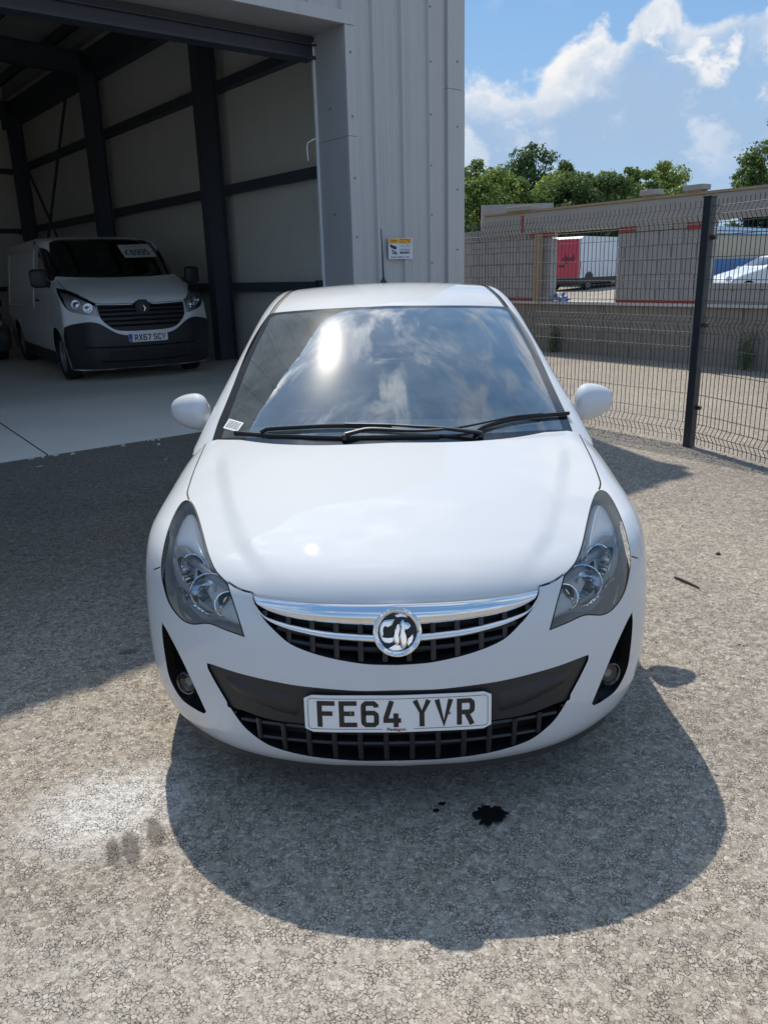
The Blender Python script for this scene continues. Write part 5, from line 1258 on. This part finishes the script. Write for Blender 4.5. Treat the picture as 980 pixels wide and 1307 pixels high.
# ================================================================== white car and blue and cream building at the right
def profile_car(name, label, loc, rz, side, mat, cat='car'):
    """small car in side view built as a curved shell; length along local y, nose at y=0"""
    e = thing(name, label, cat, loc, rz)
    tc = table([-.3, 0, .05, .5, 1.0, 1.35, 2.05, 2.5, 3.2, 3.8, 4.15, 4.4], [.2, .50, .66, .84, .97, 1.05, 1.42, 1.48, 1.44, 1.25, .85, .2], .05)
    wt = table([.1, .35, .6, .9, 1.0, 1.2, 1.42, 1.6], [.78, .86, .875, .83, .79, .70, .58, .48], .02)
    def f(P):
        x = np.abs(P[:, 0]); y = P[:, 1]; z = P[:, 2]; f1 = z-(tc(y+0*x-.10*x*x)-.03*x*x); f2 = x-wt(z)+.12*np.clip(.5-y, 0, 1)**2*2+.1*np.clip(y-3.8, 0, 1)
        return np.maximum(smax(smax(f1, f2, .08), -y+.10*x*x, .08), .18-z)
    s = Shell(f, (0, 2.1, .62), (.0, -.5, .86), 3.4); sd = lambda p, cr=(): s.dom(s.from_side(crom(p, cr, .06)))
    R_ = [('glass', sd([(1.42, 1.00), (1.95, 1.30), (2.15, 1.365), (2.40, 1.375), (2.42, .97)], (0, 3, 4))), ('glass2', sd([(2.50, .97), (2.48, 1.375), (3.1, 1.33), (3.55, 1.10), (3.4, .99)], (0, 1, 3, 4)))]
    fr = lambda p, cr=(): s.dom(s.from_top(crom(p, cr, .06)))
    wsx = fr([(-.08, 1.42), (.55, 1.50), (.62, 1.56), (.52, 2.0), (-.08, 1.96)], (0, 1, 2, 3, 4)); R_.append(('ws', wsx))
    for yy in (.78, 3.42): R_.append(('arch', s.dom(s.from_side(np.concatenate([circ(yy, .30, .33, -5, 185, 30), [(yy-.33, .20), (yy+.33, .20)]])))))
    s.cut(R_, [], [(.05, 0, 2.6)], 2.6); sheet_obj('body', s.sheet(s.where('rest')), mat, e); sheet_obj('windscreen', s.sheet(s.where('ws')), FRIT, e)
    for q in (1, -1): sheet_obj('side_window', s.sheet(s.where('glass')), bsdf('car_dark_glass', (.05, .06, .065), .06, coat=1), e, q); sheet_obj('side_window', s.sheet(s.where('glass2')), MATS['car_dark_glass'], e, q)
    for yy in (.78, 3.42):
        for q in (1, -1): wheel(e, (q*.74, yy, .30), R=.30, side=q)
    for q in (1, -1):
        m = MB(); m.lathe([(0, -.10), (.05, -.09), (.075, -.02), (.075, .05), (.06, .08), (0, .085)], (q*.95, 1.55, 1.02), Ry(math.pi/2), 12); m.build('door_mirror', mat, e, True)
        m = MB(); m.lathe([(0, .05), (.09, .03), (.12, -.05), (0, -.1)], (q*.62, .16, .70), Rx(rad(60)), 14); m.build('headlight', CHROME2, e, True)
    return e
profile_car('white_hatchback', 'white parked car partly seen through the right wall opening', (11.35, 26.7, gz(11.4, 26.7)), rad(-80), 1, VWH)
blg = thing('industrial_unit', 'cream industrial unit with blue roof edge behind the white parked car', 'building', (22, 48, gz(22, 48)))
CREAM = bsdf('cream_cladding', (.46, .41, .31), .6, vary=.06); BLUEC = bsdf('blue_cladding', (.03, .16, .38), .45); PALEB = bsdf('pale_fascia', (.55, .68, .74), .5)
bR = Rz(rad(39)); 
def ib(name, s0, s1, d0, d1, z0, z1, mat): 
    m = MB(); m.box(bR @ np.array(((s0+s1)/2, (d0+d1)/2, (z0+z1)/2)), (s1-s0, d1-d0, z1-z0), bR); return m.build(name, mat, blg)
for i in range(14): ib('wall_sheet', -6+i*1.6+.006, -6+(i+1)*1.6-.006, 0, .3, .0, 2.25, CREAM)
ib('lower_band', -6, 16.4, -.04, 0, 0, .95, BLUEC); ib('fascia', -6.1, 16.5, -.06, 0, 2.25, 2.33, BLUEC); ib('fascia', -6.1, 16.5, -.07, 0, 2.335, 2.45, PALEB); ib('fascia', -6.1, 16.5, -.08, 0, 2.455, 2.50, BLUEC); ib('fascia', -6.1, 16.5, -.09, 0, 2.505, 2.62, PALEB)
m = MB(); V = [bR @ np.array(p) for p in ((-6.1, 0, 2.62), (16.5, 0, 2.62), (16.5, 8, 3.4), (-6.1, 8, 3.4), (-6.1, 16, 2.6), (16.5, 16, 2.6))]; m.add(V, [(0, 1, 2, 3), (3, 2, 5, 4)]); m.build('roof', BLUEC, blg)
ib('rear_wall', -6, 16.4, 15.7, 16, 0, 2.6, CREAM)
# ================================================================== trees
def leafmat(name, col):
    m = bpy.data.materials.new(name); m.use_nodes = True; t = m.node_tree; t.nodes.clear(); q = N(t)
    g_ = q.add('ShaderNodeNewGeometry'); rp = g_.outputs['Random Per Island']; c = q.ramp(rp, [(0, [v*.62 for v in col]), (.5, col), (1, [min(1, v*1.5) for v in col])])
    d = q.add('ShaderNodeBsdfDiffuse', {0: c}); tr = q.add('ShaderNodeBsdfTranslucent', {0: q.mix(.5, c, (.16, .24, .03))}); gl = q.add('ShaderNodeBsdfGlossy', {0: (.6, .6, .6, 1), 'Roughness': .45})
    a = q.add('ShaderNodeMixShader', {0: .38, 1: d, 2: tr}); b = q.add('ShaderNodeMixShader', {0: .05, 1: a, 2: gl}); q.add('ShaderNodeOutputMaterial', {0: b}); return m
LD = leafmat('leaf_dark', (.075, .125, .040)); LM = leafmat('leaf_mid', (.17, .235, .055)); LL = leafmat('leaf_light', (.27, .33, .07)); BARK = bsdf('bark', (.07, .055, .04), .9)
def tree(x, y, H, Rr, mat, label, seed, base=.12, leaf=.10, n_=5200, name='broadleaf_tree'):
    r = np.random.RandomState(seed); z0 = gz(x, y)-.05; e = thing(name, label, 'tree', (x, y, z0), group='trees beyond the wall')
    tr = MB(); tr.tube([(0, 0, 0), (.05*H*.2, 0, H*.3), (0, .02*H, H*.62), (0, 0, H*.86)], [H*.026, H*.02, H*.012, H*.004], 8)
    cl = []
    for k in range(64):
        a = r.uniform(0, 6.283); t = r.uniform(base, .97); prof = math.sin(math.pi*min(1, (t-base+.10)/(1.08-base))**.85)**.62; rr_ = Rr*prof*r.uniform(.35, 1.0)
        c = np.array((math.cos(a)*rr_, math.sin(a)*rr_, H*t)); cl.append((c, Rr*r.uniform(.18, .40)*(.6+.5*prof)))
        if k % 3 == 0: tr.tube([(0, 0, H*t*.55), c*np.array((.5, .5, .80)), c], [H*.009, H*.005, H*.002], 5)
    C_ = np.array([c for c, _ in cl]); S_ = np.array([s for _, s in cl]); w = S_**1.6; idx = r.choice(len(cl), n_, p=w/w.sum())
    d = r.normal(size=(n_, 3)); d /= np.linalg.norm(d, axis=1)[:, None]; rad_ = S_[idx]*(r.uniform(.25, 1.0, n_)**.5)*(1+.35*(r.uniform(size=n_) < .07)); c = C_[idx]+d*rad_[:, None]*np.array((1, 1, .75)); c[:, 2] = np.maximum(c[:, 2], .1)
    nn = d+r.normal(size=(n_, 3))*.9+np.array((0, 0, .5)); nn /= np.linalg.norm(nn, axis=1)[:, None]; u_ = np.cross(nn, r.normal(size=(n_, 3))); u_ /= np.linalg.norm(u_, axis=1)[:, None]; v_ = np.cross(nn, u_); l = leaf*r.uniform(.6, 1.5, n_)[:, None]
    P = np.stack([c-u_*l, c+v_*l*.55, c+u_*l, c-v_*l*.55], 1).reshape(-1, 3); F = np.arange(n_*4).reshape(-1, 4)
    me = bpy.data.meshes.new('crown'); me.vertices.add(len(P)); me.vertices.foreach_set('co', P.ravel()); me.loops.add(n_*4); me.loops.foreach_set('vertex_index', F.ravel()); me.polygons.add(n_); me.polygons.foreach_set('loop_start', np.arange(n_)*4); me.update(calc_edges=True); me.materials.append(mat); link('crown', me, e); tr.build('trunk', BARK, e, True)
def tp(px, D): return (px-495)/1046.0*D       # lateral position of a tree at range D from its bearing
for i, (px, ztop, R_, D, mt, lab) in enumerate((
    (604, 8.6, 2.0, 56, LM, 'tree with a pointed top right at the warehouse corner'),
    (582, 8.0, 2.6, 60, LD, 'dark tree half hidden by the warehouse corner'),
    (628, 7.3, 2.3, 50, LL, 'light green bushy tree left of the tall dark tree'),
    (612, 6.4, 2.2, 46, LM, 'low bushy tree above the left end of the block wall'),
    (674, 10.1, 2.8, 60, LD, 'tallest dark tree with a rounded crown behind the wall'),
    (714, 9.0, 1.9, 61, LD, 'slim dark tree on the right flank of the tallest tree'),
    (700, 7.3, 2.4, 52, LL, 'light green bush tree in front of the tallest dark tree'),
    (655, 7.0, 2.0, 51, LM, 'mid green bush tree in front of the tallest tree, left side'),
    (742, 7.7, 1.7, 58, LM, 'small tree with thin twigs between the dark trees and the light round one'),
    (768, 7.9, 1.8, 58, LM, 'open feathery tree over the middle of the wall'),
    (796, 8.2, 1.7, 59, LM, 'feathery tree just left of the light round tree'),
    (842, 8.5, 2.4, 59, LL, 'light round tree above the loose blocks on the wall'),
    (820, 7.7, 1.9, 57, LM, 'low tree under the left side of the light round one'),
    (972, 11.2, 3.0, 60, LD, 'big dark tree at the right edge of the photo'),
    (944, 8.9, 1.6, 59, LM, 'smaller tree at the foot of the big dark tree at the right edge'),
    (1015, 12., 3.2, 62, LD, 'tall dark tree outside the right edge next to the big one'),
    (725, 6.8, 2.6, 48, LD, 'dark low tree right behind the red and white van'),
    (770, 6.6, 2.6, 48, LD, 'second dark low tree behind the roof of the red and white van'))):
    tree(tp(px, D), D-1.92, ztop-gz(tp(px, D), D), R_, mt, lab, 20+i, base=.05 if ztop < 8.5 else .12, n_=15000 if R_ > 2.2 else 11000)
# ================================================================== white panel van inside the warehouse
def onfloor(s, t): p = bf(s, t, 0); return (p[0], p[1], ZF)
van = thing('panel_van', 'white panel van with black bumper and a price board, parked inside the dark warehouse', 'van', onfloor(-2.78, 3.55), rad(32.5)); van.scale = (1.07,)*3
v_top = table([-.4, 0, .06, .12, .30, .60, .95, 1.05, 1.85, 2.1, 2.6, 5.2, 5.6], [.3, .90, 1.04, 1.10, 1.18, 1.27, 1.36, 1.41, 1.90, 1.95, 1.97, 1.96, 1.90], .045)
v_fr = table([.0, .15, .30, .5, .66, .85, 1.0, 1.1, 1.4], [.16, .07, .015, 0, .02, .05, .09, .16, .8], .03)
v_w = table([.1, .3, .5, .8, 1.05, 1.3, 1.6, 1.85, 1.97, 2.2], [.90, .94, .965, .978, .97, .93, .89, .845, .80, .6], .04)
def van_f(P):
    x = np.abs(P[:, 0]); y = P[:, 1]; z = P[:, 2]; k = .02*(x/.5)**2+.22*sst(x, .55, 1.0)**1.5
    f1 = z-(v_top(y-k*1.0)-.03*x*x); f2 = v_fr(z)+k-y; f3 = x-v_w(z)-.008*np.exp(-((z-.72)/.08)**2); f4 = y-5.38
    return np.maximum(smax(smax(smax(f1, f2, .06), f3, .07), f4, .1), .17-z)
VS = Shell(van_f, (0, 1.9, 1.0), (0, -.9, .25), 4.2)
vfd = lambda p, cr=(), st=.03: VS.dom(VS.from_front(crom(p, cr, st, closed=False)))
def ctr(d): return np.concatenate([d, [[SEAM, d[-1, 1]], [SEAM, d[0, 1]]]])
vws = ctr(vfd([(0, 1.905), (.64, 1.89), (.735, 1.85), (.80, 1.64), (.865, 1.44), (.84, 1.385), (.4, 1.355), (0, 1.35)], (0, 2, 4, 7)))
vgr = ctr(vfd([(0, 1.045), (.075, 1.04), (.13, 1.0), (.30, 1.0), (.585, 1.01), (.56, .84), (.42, .70), (.25, .665), (0, .66)], (0, 4, 8)))
vbl = [(0, .61), (.27, .62), (.42, .66), (.60, .78), (.72, .815), (.97, .74), (1.2, .6)]
vbp = ctr(np.concatenate([vfd([(0, .605), (.25, .61), (.40, .65), (.58, .77), (.70, .80), (.90, .77)], (0,)), VS.dom(VS.from_side([(.34, .74), (.42, .62), (.46, .50), (.40, .20)])), vfd([(.7, .19), (0, .19)])]))
vhl = vfd([(.915, 1.235), (.80, 1.19), (.70, 1.10), (.59, 1.035), (.585, .86), (.70, .885), (.86, .93), (.93, 1.0), (.945, 1.12), (.915, 1.235)], (0, 3, 4))
vsd = lambda p, cr=(): VS.dom(VS.from_side(crom(p, cr, .05)))
vsg = vsd([(1.15, 1.33), (1.45, 1.56), (1.80, 1.76), (2.05, 1.80), (2.10, 1.30), (1.6, 1.27)], (0, 3, 4))
vso = VS.strip(VS.from_side(crom([(2.20, .35), (2.18, 1.0), (2.20, 1.90)], (), .1, closed=False)), .010)
vso2 = VS.strip(VS.from_side(crom([(1.10, .35), (1.02, .8), (1.05, 1.30)], (), .1, closed=False)), .010)
vbn = VS.strip(VS.from_front(crom([(.0, 1.02), (.13, 1.015), (.585, 1.03), (.72, 1.13), (.84, 1.22), (.84, 1.33)], (), .04, closed=False)), .008)
vpan = VS.dom(VS.from_side([(2.45, .95), (2.45, 1.78), (4.9, 1.78), (4.9, .95)]))
var_ = [VS.dom(VS.from_side(np.concatenate([circ(yy, .33, .385, -5, 185, 40), dens([(yy-.385, .30), (yy-.385, .185), (yy+.385, .185), (yy+.385, .30)], .04, False)]))) for yy in (.93, 4.43)]
vsl = VS.dom(VS.from_side(dens([(1.36, .185), (1.34, .36), (4.0, .36), (4.0, .185)])))
VS.cut([('lamp', vhl), ('ws', vws), ('grille', vgr), ('bumper', vbp), ('sg', vsg), ('arch', var_[0]), ('arch', var_[1]), ('sill', vsl)], [vso, vso2, vbn], [(.022, 0, 1.5), (.05, 1.5, 3.08)], 3.08)
vwhite = bsdf('van_paint', (.80, .80, .79), .5, 0, .3, .8, .05)
sheet_obj('body', VS.sheet(VS.where('rest')), vwhite, van); sheet_obj('bumper', VS.sheet(VS.where('bumper'), 0, .012), VDK, van, 0); sheet_obj('panel_gap', VS.sheet(VS.where('groove')), GAP, van, kind='stuff')
sheet_obj('windscreen', VS.sheet(VS.where('ws')), glass('van_glass', (.45, .52, .52), 1.4), van); sheet_obj('grille', VS.sheet(VS.where('grille'), 0, -.03), VDK, van)
for q in (1, -1):
    lm = sheet_obj('headlight', VS.sheet(VS.where('lamp'), 0, .002), LAMPG, van, q)
    sheet_obj('lamp_housing', VS.sheet(VS.where('lamp'), 0, -.06), LBACK, lm, q)
    sheet_obj('side_window', VS.sheet(VS.where('sg')), FRIT, van, q); sheet_obj('sill_trim', VS.sheet(VS.where('sill'), 0, .012), VDK, van, q)
    for (cx_, cz_, r_) in ((.68, .97, .065), (.80, 1.02, .06)):
        P = VS.from_front([(cx_, cz_)])[0]+np.array((0, .035, 0)); m = MB(); ax = np.array((.15, -.98, .05)); ax /= np.linalg.norm(ax); u = np.cross((0, 0, 1.), ax); u /= np.linalg.norm(u); v = np.cross(ax, u)
        m.lathe([(0, -.03), (r_*.5, -.022), (r_, .012), (r_*1.03, .0)], P, np.stack([u, v, ax], 1), 20); m.v = [tuple(p) for p in msk(m.v, q)]; m.build('reflector', CHROME2, lm)
    # door mirror
    m = MB(); V = []
    for i, (xx, sc) in enumerate(((.98, .80), (1.0, .97), (1.06, 1.0), (1.14, .97), (1.175, .80))):
        for a in range(16):
            th = 2*math.pi*a/16; ca, sa = math.cos(th), math.sin(th); f_ = lambda v_: math.copysign(abs(v_)**.45, v_); V.append((xx*q, 1.13+.055*f_(ca)*sc, 1.36+.125*f_(sa)*sc))
    F = [(i*16+a, i*16+(a+1) % 16, (i+1)*16+(a+1) % 16, (i+1)*16+a) for i in range(4) for a in range(16)]+[tuple(range(16)), tuple(64+a for a in range(16))]
    m.add(V, F); mm = m.build('door_mirror', VDK, van, True); MB().tube([(q*.90, 1.20, 1.26), (q*1.0, 1.14, 1.30)], [.05, .04], 8).build('mirror_arm', VDK, mm, True)
    for yy in (.93, 4.43):
        wheel(van, (q*.84, yy, .325), R=.325, W_=.21, side=q, rimr=.215, spokes=9)
        L = np.array([(q*.70, yy+.39*math.cos(a), .33+.39*math.sin(a)) for a in np.linspace(-.3, math.pi+.3, 20)]); V2, F2 = wall_strip(L, np.array((q*.24, 0, 0)), False); V2 = [tuple(p) for p in V2]+[(q*.70, yy, .3)]; F2 = list(F2)+[(i, i+1, len(V2)-1) for i in range(19)]; obj('arch_liner', V2, F2, GAP, van)
    MB().tube([(q*.985, 1.97, 1.06), (q*.992, 2.10, 1.06)], .018, 6).build('door_handle', VDK, van)
    sp = VS.from_side([(2.45, .97), (2.44, 1.76)]); 
    for pts in ([(2.44, .95), (2.44, 1.78), (4.95, 1.78), (4.95, .95), (2.44, .95)],):
        L = VS.from_side(np.concatenate([np.stack([np.linspace(a[0], b[0], 12), np.linspace(a[1], b[1], 12)], 1) for a, b in zip(pts[:-1], pts[1:])])); MB().tube(msk(L, q), .008, 4, False).build('panel_swage', vwhite, van, True)
MB().box((0, 2.8, .30), (1.75, 4.9, .14)).build('floor_pan', GAP, van)
for z in (.74, .80, .86, .92, .97):
    L = VS.from_front([(x, z) for x in np.linspace(-.56+.6*max(0, .84-z), .56-.6*max(0, .84-z), 30)]); MB().tube(L+np.array((0, .012, 0)), .012, 5).build('grille_slat', GBLACK, van, True)
for z_, w_ in ((.46, .80), (.27, .62)):
    L = VS.from_front([(x, z_+.02*(abs(x)/w_)**2) for x in np.linspace(-w_, w_, 30)]); MB().tube(L+np.array((0, -.012, 0)), .011, 5).build('bumper_crease', GBLACK, van, True)
Vb = VS.from_front([(x, z) for z in (.30, .42) for x in np.linspace(-.52, .52, 16)])+np.array((0, -.016, 0)); obj('bumper_intake', Vb, [(i, i+1, 17+i, 16+i) for i in range(15)], GAP, van)
# diamond emblem
ec = VS.from_front([(0, .945)])[0]+np.array((0, -.012, 0)); m = MB()
MB().prism([(-.085, -.13), (-.10, .06), (-.05, .115), (.05, .115), (.10, .06), (.085, -.02), (0, -.14)], lambda a, b: ec+np.array((a, .004, b)), lambda a, b: ec+np.array((a, .03, b))).build('emblem_backing', VDK, van)
for pl, w in (([(0, .085), (.05, 0), (0, -.085), (-.05, 0)], .024),):
    k = len(pl); outp = pl; inp = [(a*.48, b*.48) for a, b in pl]
    for i in range(k):
        j = (i+1) % k; mid0 = [(outp[i][0]+inp[i][0])/2, (outp[i][1]+inp[i][1])/2]; mid1 = [(outp[j][0]+inp[j][0])/2, (outp[j][1]+inp[j][1])/2]
        m.add([ec+np.array((outp[i][0], 0, outp[i][1])), ec+np.array((outp[j][0], 0, outp[j][1])), ec+np.array((mid1[0], -.014, mid1[1])), ec+np.array((mid0[0], -.014, mid0[1])), ec+np.array((inp[j][0], 0, inp[j][1])), ec+np.array((inp[i][0], 0, inp[i][1]))], [(0, 1, 2, 3), (3, 2, 4, 5)])
m.build('diamond_emblem', CHROME, van)
py2 = VS.from_front([(0, .55)])[0, 1]
def VT(a, b, h): return np.array((a+.01, py2-.022-h*1.0, .575+b))
vp = plate(van, VT, '', PLW, word='x'); g_ = MB(); glyphs(g_, 'RX67 SCV', lambda a, b, h: VT(a*.95+.028, b, h)); g_.build('lettering', PLB, vp)
obj('blue_band', [VT(-.257, -.052, .001), VT(-.212, -.052, .001), VT(-.212, .052, .001), VT(-.257, .052, .001)], [(0, 1, 2, 3)], bsdf('band_blue', (.01, .10, .45), .4), vp)
text_obj('lettering', 'GB', .028, SW, lambda a, b, h: VT(-.235+a, -.028+b, .002), vp)
# cabin behind the glass
for x in (-.45, .05, .45): MB().box((x, 2.0, 1.18), (.42, .16, .62)).box((x, 2.04, 1.62), (.24, .12, .22)).build('seat', DARKFAB, van, bevel=.05)
MB().box((0, 1.40, 1.28), (1.6, .55, .16)).build('dashboard', VDK, van, bevel=.05); MB().box((0, 2.45, 1.2), (1.7, .03, 1.4)).build('bulkhead', VDK, van)
# price board behind the windscreen, hanging a little askew
pbd = VS.from_front([(.40, 1.70)])[0]*1.045; a_ = rad(3)
bd = thing('price_board', 'white price board reading 6995 behind the windscreen of the van in the warehouse', 'sign', tuple(np.array(van.location)+Rz(rad(32.5)) @ (pbd*1.024+np.array((0, -.06, .02)))), rad(32.5))
tl = rad(32)
def BT(a, b, h): a2 = a*math.cos(a_)-b*math.sin(a_); b2 = a*math.sin(a_)+b*math.cos(a_); return np.array((a2, b2*.86-h*.6, b2*.52+h*.8))
m = MB(); P = quad(BT, -.25, .25, -.19, .19, 0)+quad(BT, -.25, .25, -.19, .19, .004); m.add(P, [(0, 3, 2, 1), (4, 5, 6, 7), (0, 1, 5, 4), (1, 2, 6, 5), (2, 3, 7, 6), (3, 0, 4, 7)]); m.build('board', bsdf('board_pale', (.50, .56, .54), .6), bd)
g_ = MB(); glyphs(g_, '6995', lambda a, b, h: BT(a*1.3+.03, b*2.2-.05, .005+h), adv=58, w=14); g_.build('lettering', PLB, bd)
text_obj('lettering', '\u00a3', .15, PLB, lambda a, b, h: BT(a-.175, b*1.3-.05, .006), bd, bold=.003); text_obj('lettering', 'ONLY', .05, bsdf('print_green', (.10, .16, .15), .5), lambda a, b, h: BT(a, b*1.4+.125, .006), bd, squash=1.6)
# dark car beside the van, only its edge in view
profile_car('dark_car', 'black car at the left edge of the photo beside the white panel van', onfloor(-4.25, 8.3), rad(37), 1, bsdf('black_paint', (.05, .052, .055), .3, coat=1))
# ================================================================== small things on the ground
def P0(x, y): return np.array((x, y, 0.))
TWP = [(1.438, 1.857, .006), (1.455, 1.825, .008), (1.485, 1.765, .007), (1.51, 1.707, .006)]
TWIG = bsdf('twig_brown', (.035, .028, .025), .8)
tw = MB().tube(TWP, [.0045, .0065, .006, .0035], 6).build('twig', TWIG, None, True); setp(tw, 'dark twig lying on the sunlit ground right of the car', 'twig')
def pebble(x, y, r, mat, label, seed, cat='stone', squash=.5, name='stone', group=None):
    q = random.Random(seed); m = MB(); n_ = 9; V = []
    for i in range(5):
        for j in range(n_):
            u = math.pi*(i+.5)/5-math.pi/2; v = 2*math.pi*j/n_; k = r*q.uniform(.75, 1.15); V.append((x+k*math.cos(u)*math.cos(v), y+k*math.cos(u)*math.sin(v)*.8, r*squash*.8+k*squash*math.sin(u)))
    m.add(V, [(i*n_+j, i*n_+(j+1) % n_, (i+1)*n_+(j+1) % n_, (i+1)*n_+j) for i in range(4) for j in range(n_)]+[tuple(range(n_)), tuple(4*n_+j for j in range(n_))])
    o = m.build(name, mat, None, True); setp(o, label, cat, group); return o
PEBW = bsdf('pale_stone', (.62, .60, .57), .8); PEBD = bsdf('dark_stone', (.05, .045, .045), .8); LEAFD = bsdf('dead_leaf', (.42, .34, .20), .7)
pebble(1.795, 2.186, .016, PEBD, 'small dark stone on the sunlit ground above the twig', 1)
def leaf(x, y, l, a, label, mat=LEAFD, z=.004):
    c, s_ = math.cos(a), math.sin(a); P = [(-1, 0, 0), (-.4, .38, .25), (.4, .32, .3), (1, 0, .1), (.4, -.34, .2), (-.4, -.36, .15), (0, 0, .05)]
    V = [(x+l*(p[0]*c-p[1]*s_), y+l*(p[0]*s_+p[1]*c), z+l*p[2]) for p in P]; o = obj('dead_leaf', V, [(0, 1, 6), (1, 2, 6), (2, 3, 6), (3, 4, 6), (4, 5, 6), (5, 0, 6)], mat); setp(o, label, 'leaf', 'leaves blown onto the asphalt'); return o
leaf(-3.07, 4.715, .040, .5, 'tan dead leaf just in front of the concrete floor edge'); leaf(-2.02, 4.90, .025, 1.1, 'pale dead leaf on the shaded asphalt left of the door mirror', LEAFD)
pebble(-2.27, 5.56, .018, PEBW, 'white pebble beside the floor edge at the doorway', 4, group=None)
deb = MB(); q = random.Random(9)
def scatter(n_, fn, r0, r1):
    for _ in range(n_):
        x, y = fn(); r = q.uniform(r0, r1); c = np.array((x, y, gz(x, y)+r*.25)); R = Rz(q.uniform(0, 6)) @ Rx(q.uniform(-.5, .5)); deb.box(c, (r*q.uniform(.8, 1.7), r, r*.7), R)
def along(A, Bq, w): 
    A = np.array(A, float); Bq = np.array(Bq, float)
    def f(): t = q.random(); p = A+(Bq-A)*t+np.array((q.gauss(0, w), q.gauss(0, w), 0))[:len(A)]; return p[0], p[1]
    return f
scatter(600, along((.9, 7.3), (2.62, 4.75), .09), .003, .010); scatter(500, along((2.62, 4.75), (3.3, 2.7), .09), .003, .010); scatter(240, along((1.0, 15.7), (6.5, 8.2), .10), .008, .025)
scatter(260, lambda: (q.uniform(-3.2, 3.4), q.uniform(-.5, 5.5)), .003, .008)
o = deb.build('grit', bsdf('grit', (.30, .275, .25), .9, vary=.4, vscale=40), None); setp(o, 'loose grit and stones along the fence and over the yard', None, None, 'stuff'); 
wt = MB(); 
for k in range(45):
    s = q.uniform(-5.5, -.6); p = bf(s, -.03-abs(q.gauss(0, .05)), .006); r = q.uniform(.005, .02); wt.box(p, (r*2, r, r*.7), Rz(q.uniform(0, 6)))
o = wt.build('concrete_crumbs', PEBW, None); setp(o, 'pale concrete crumbs along the edge of the warehouse floor', None, None, 'stuff')
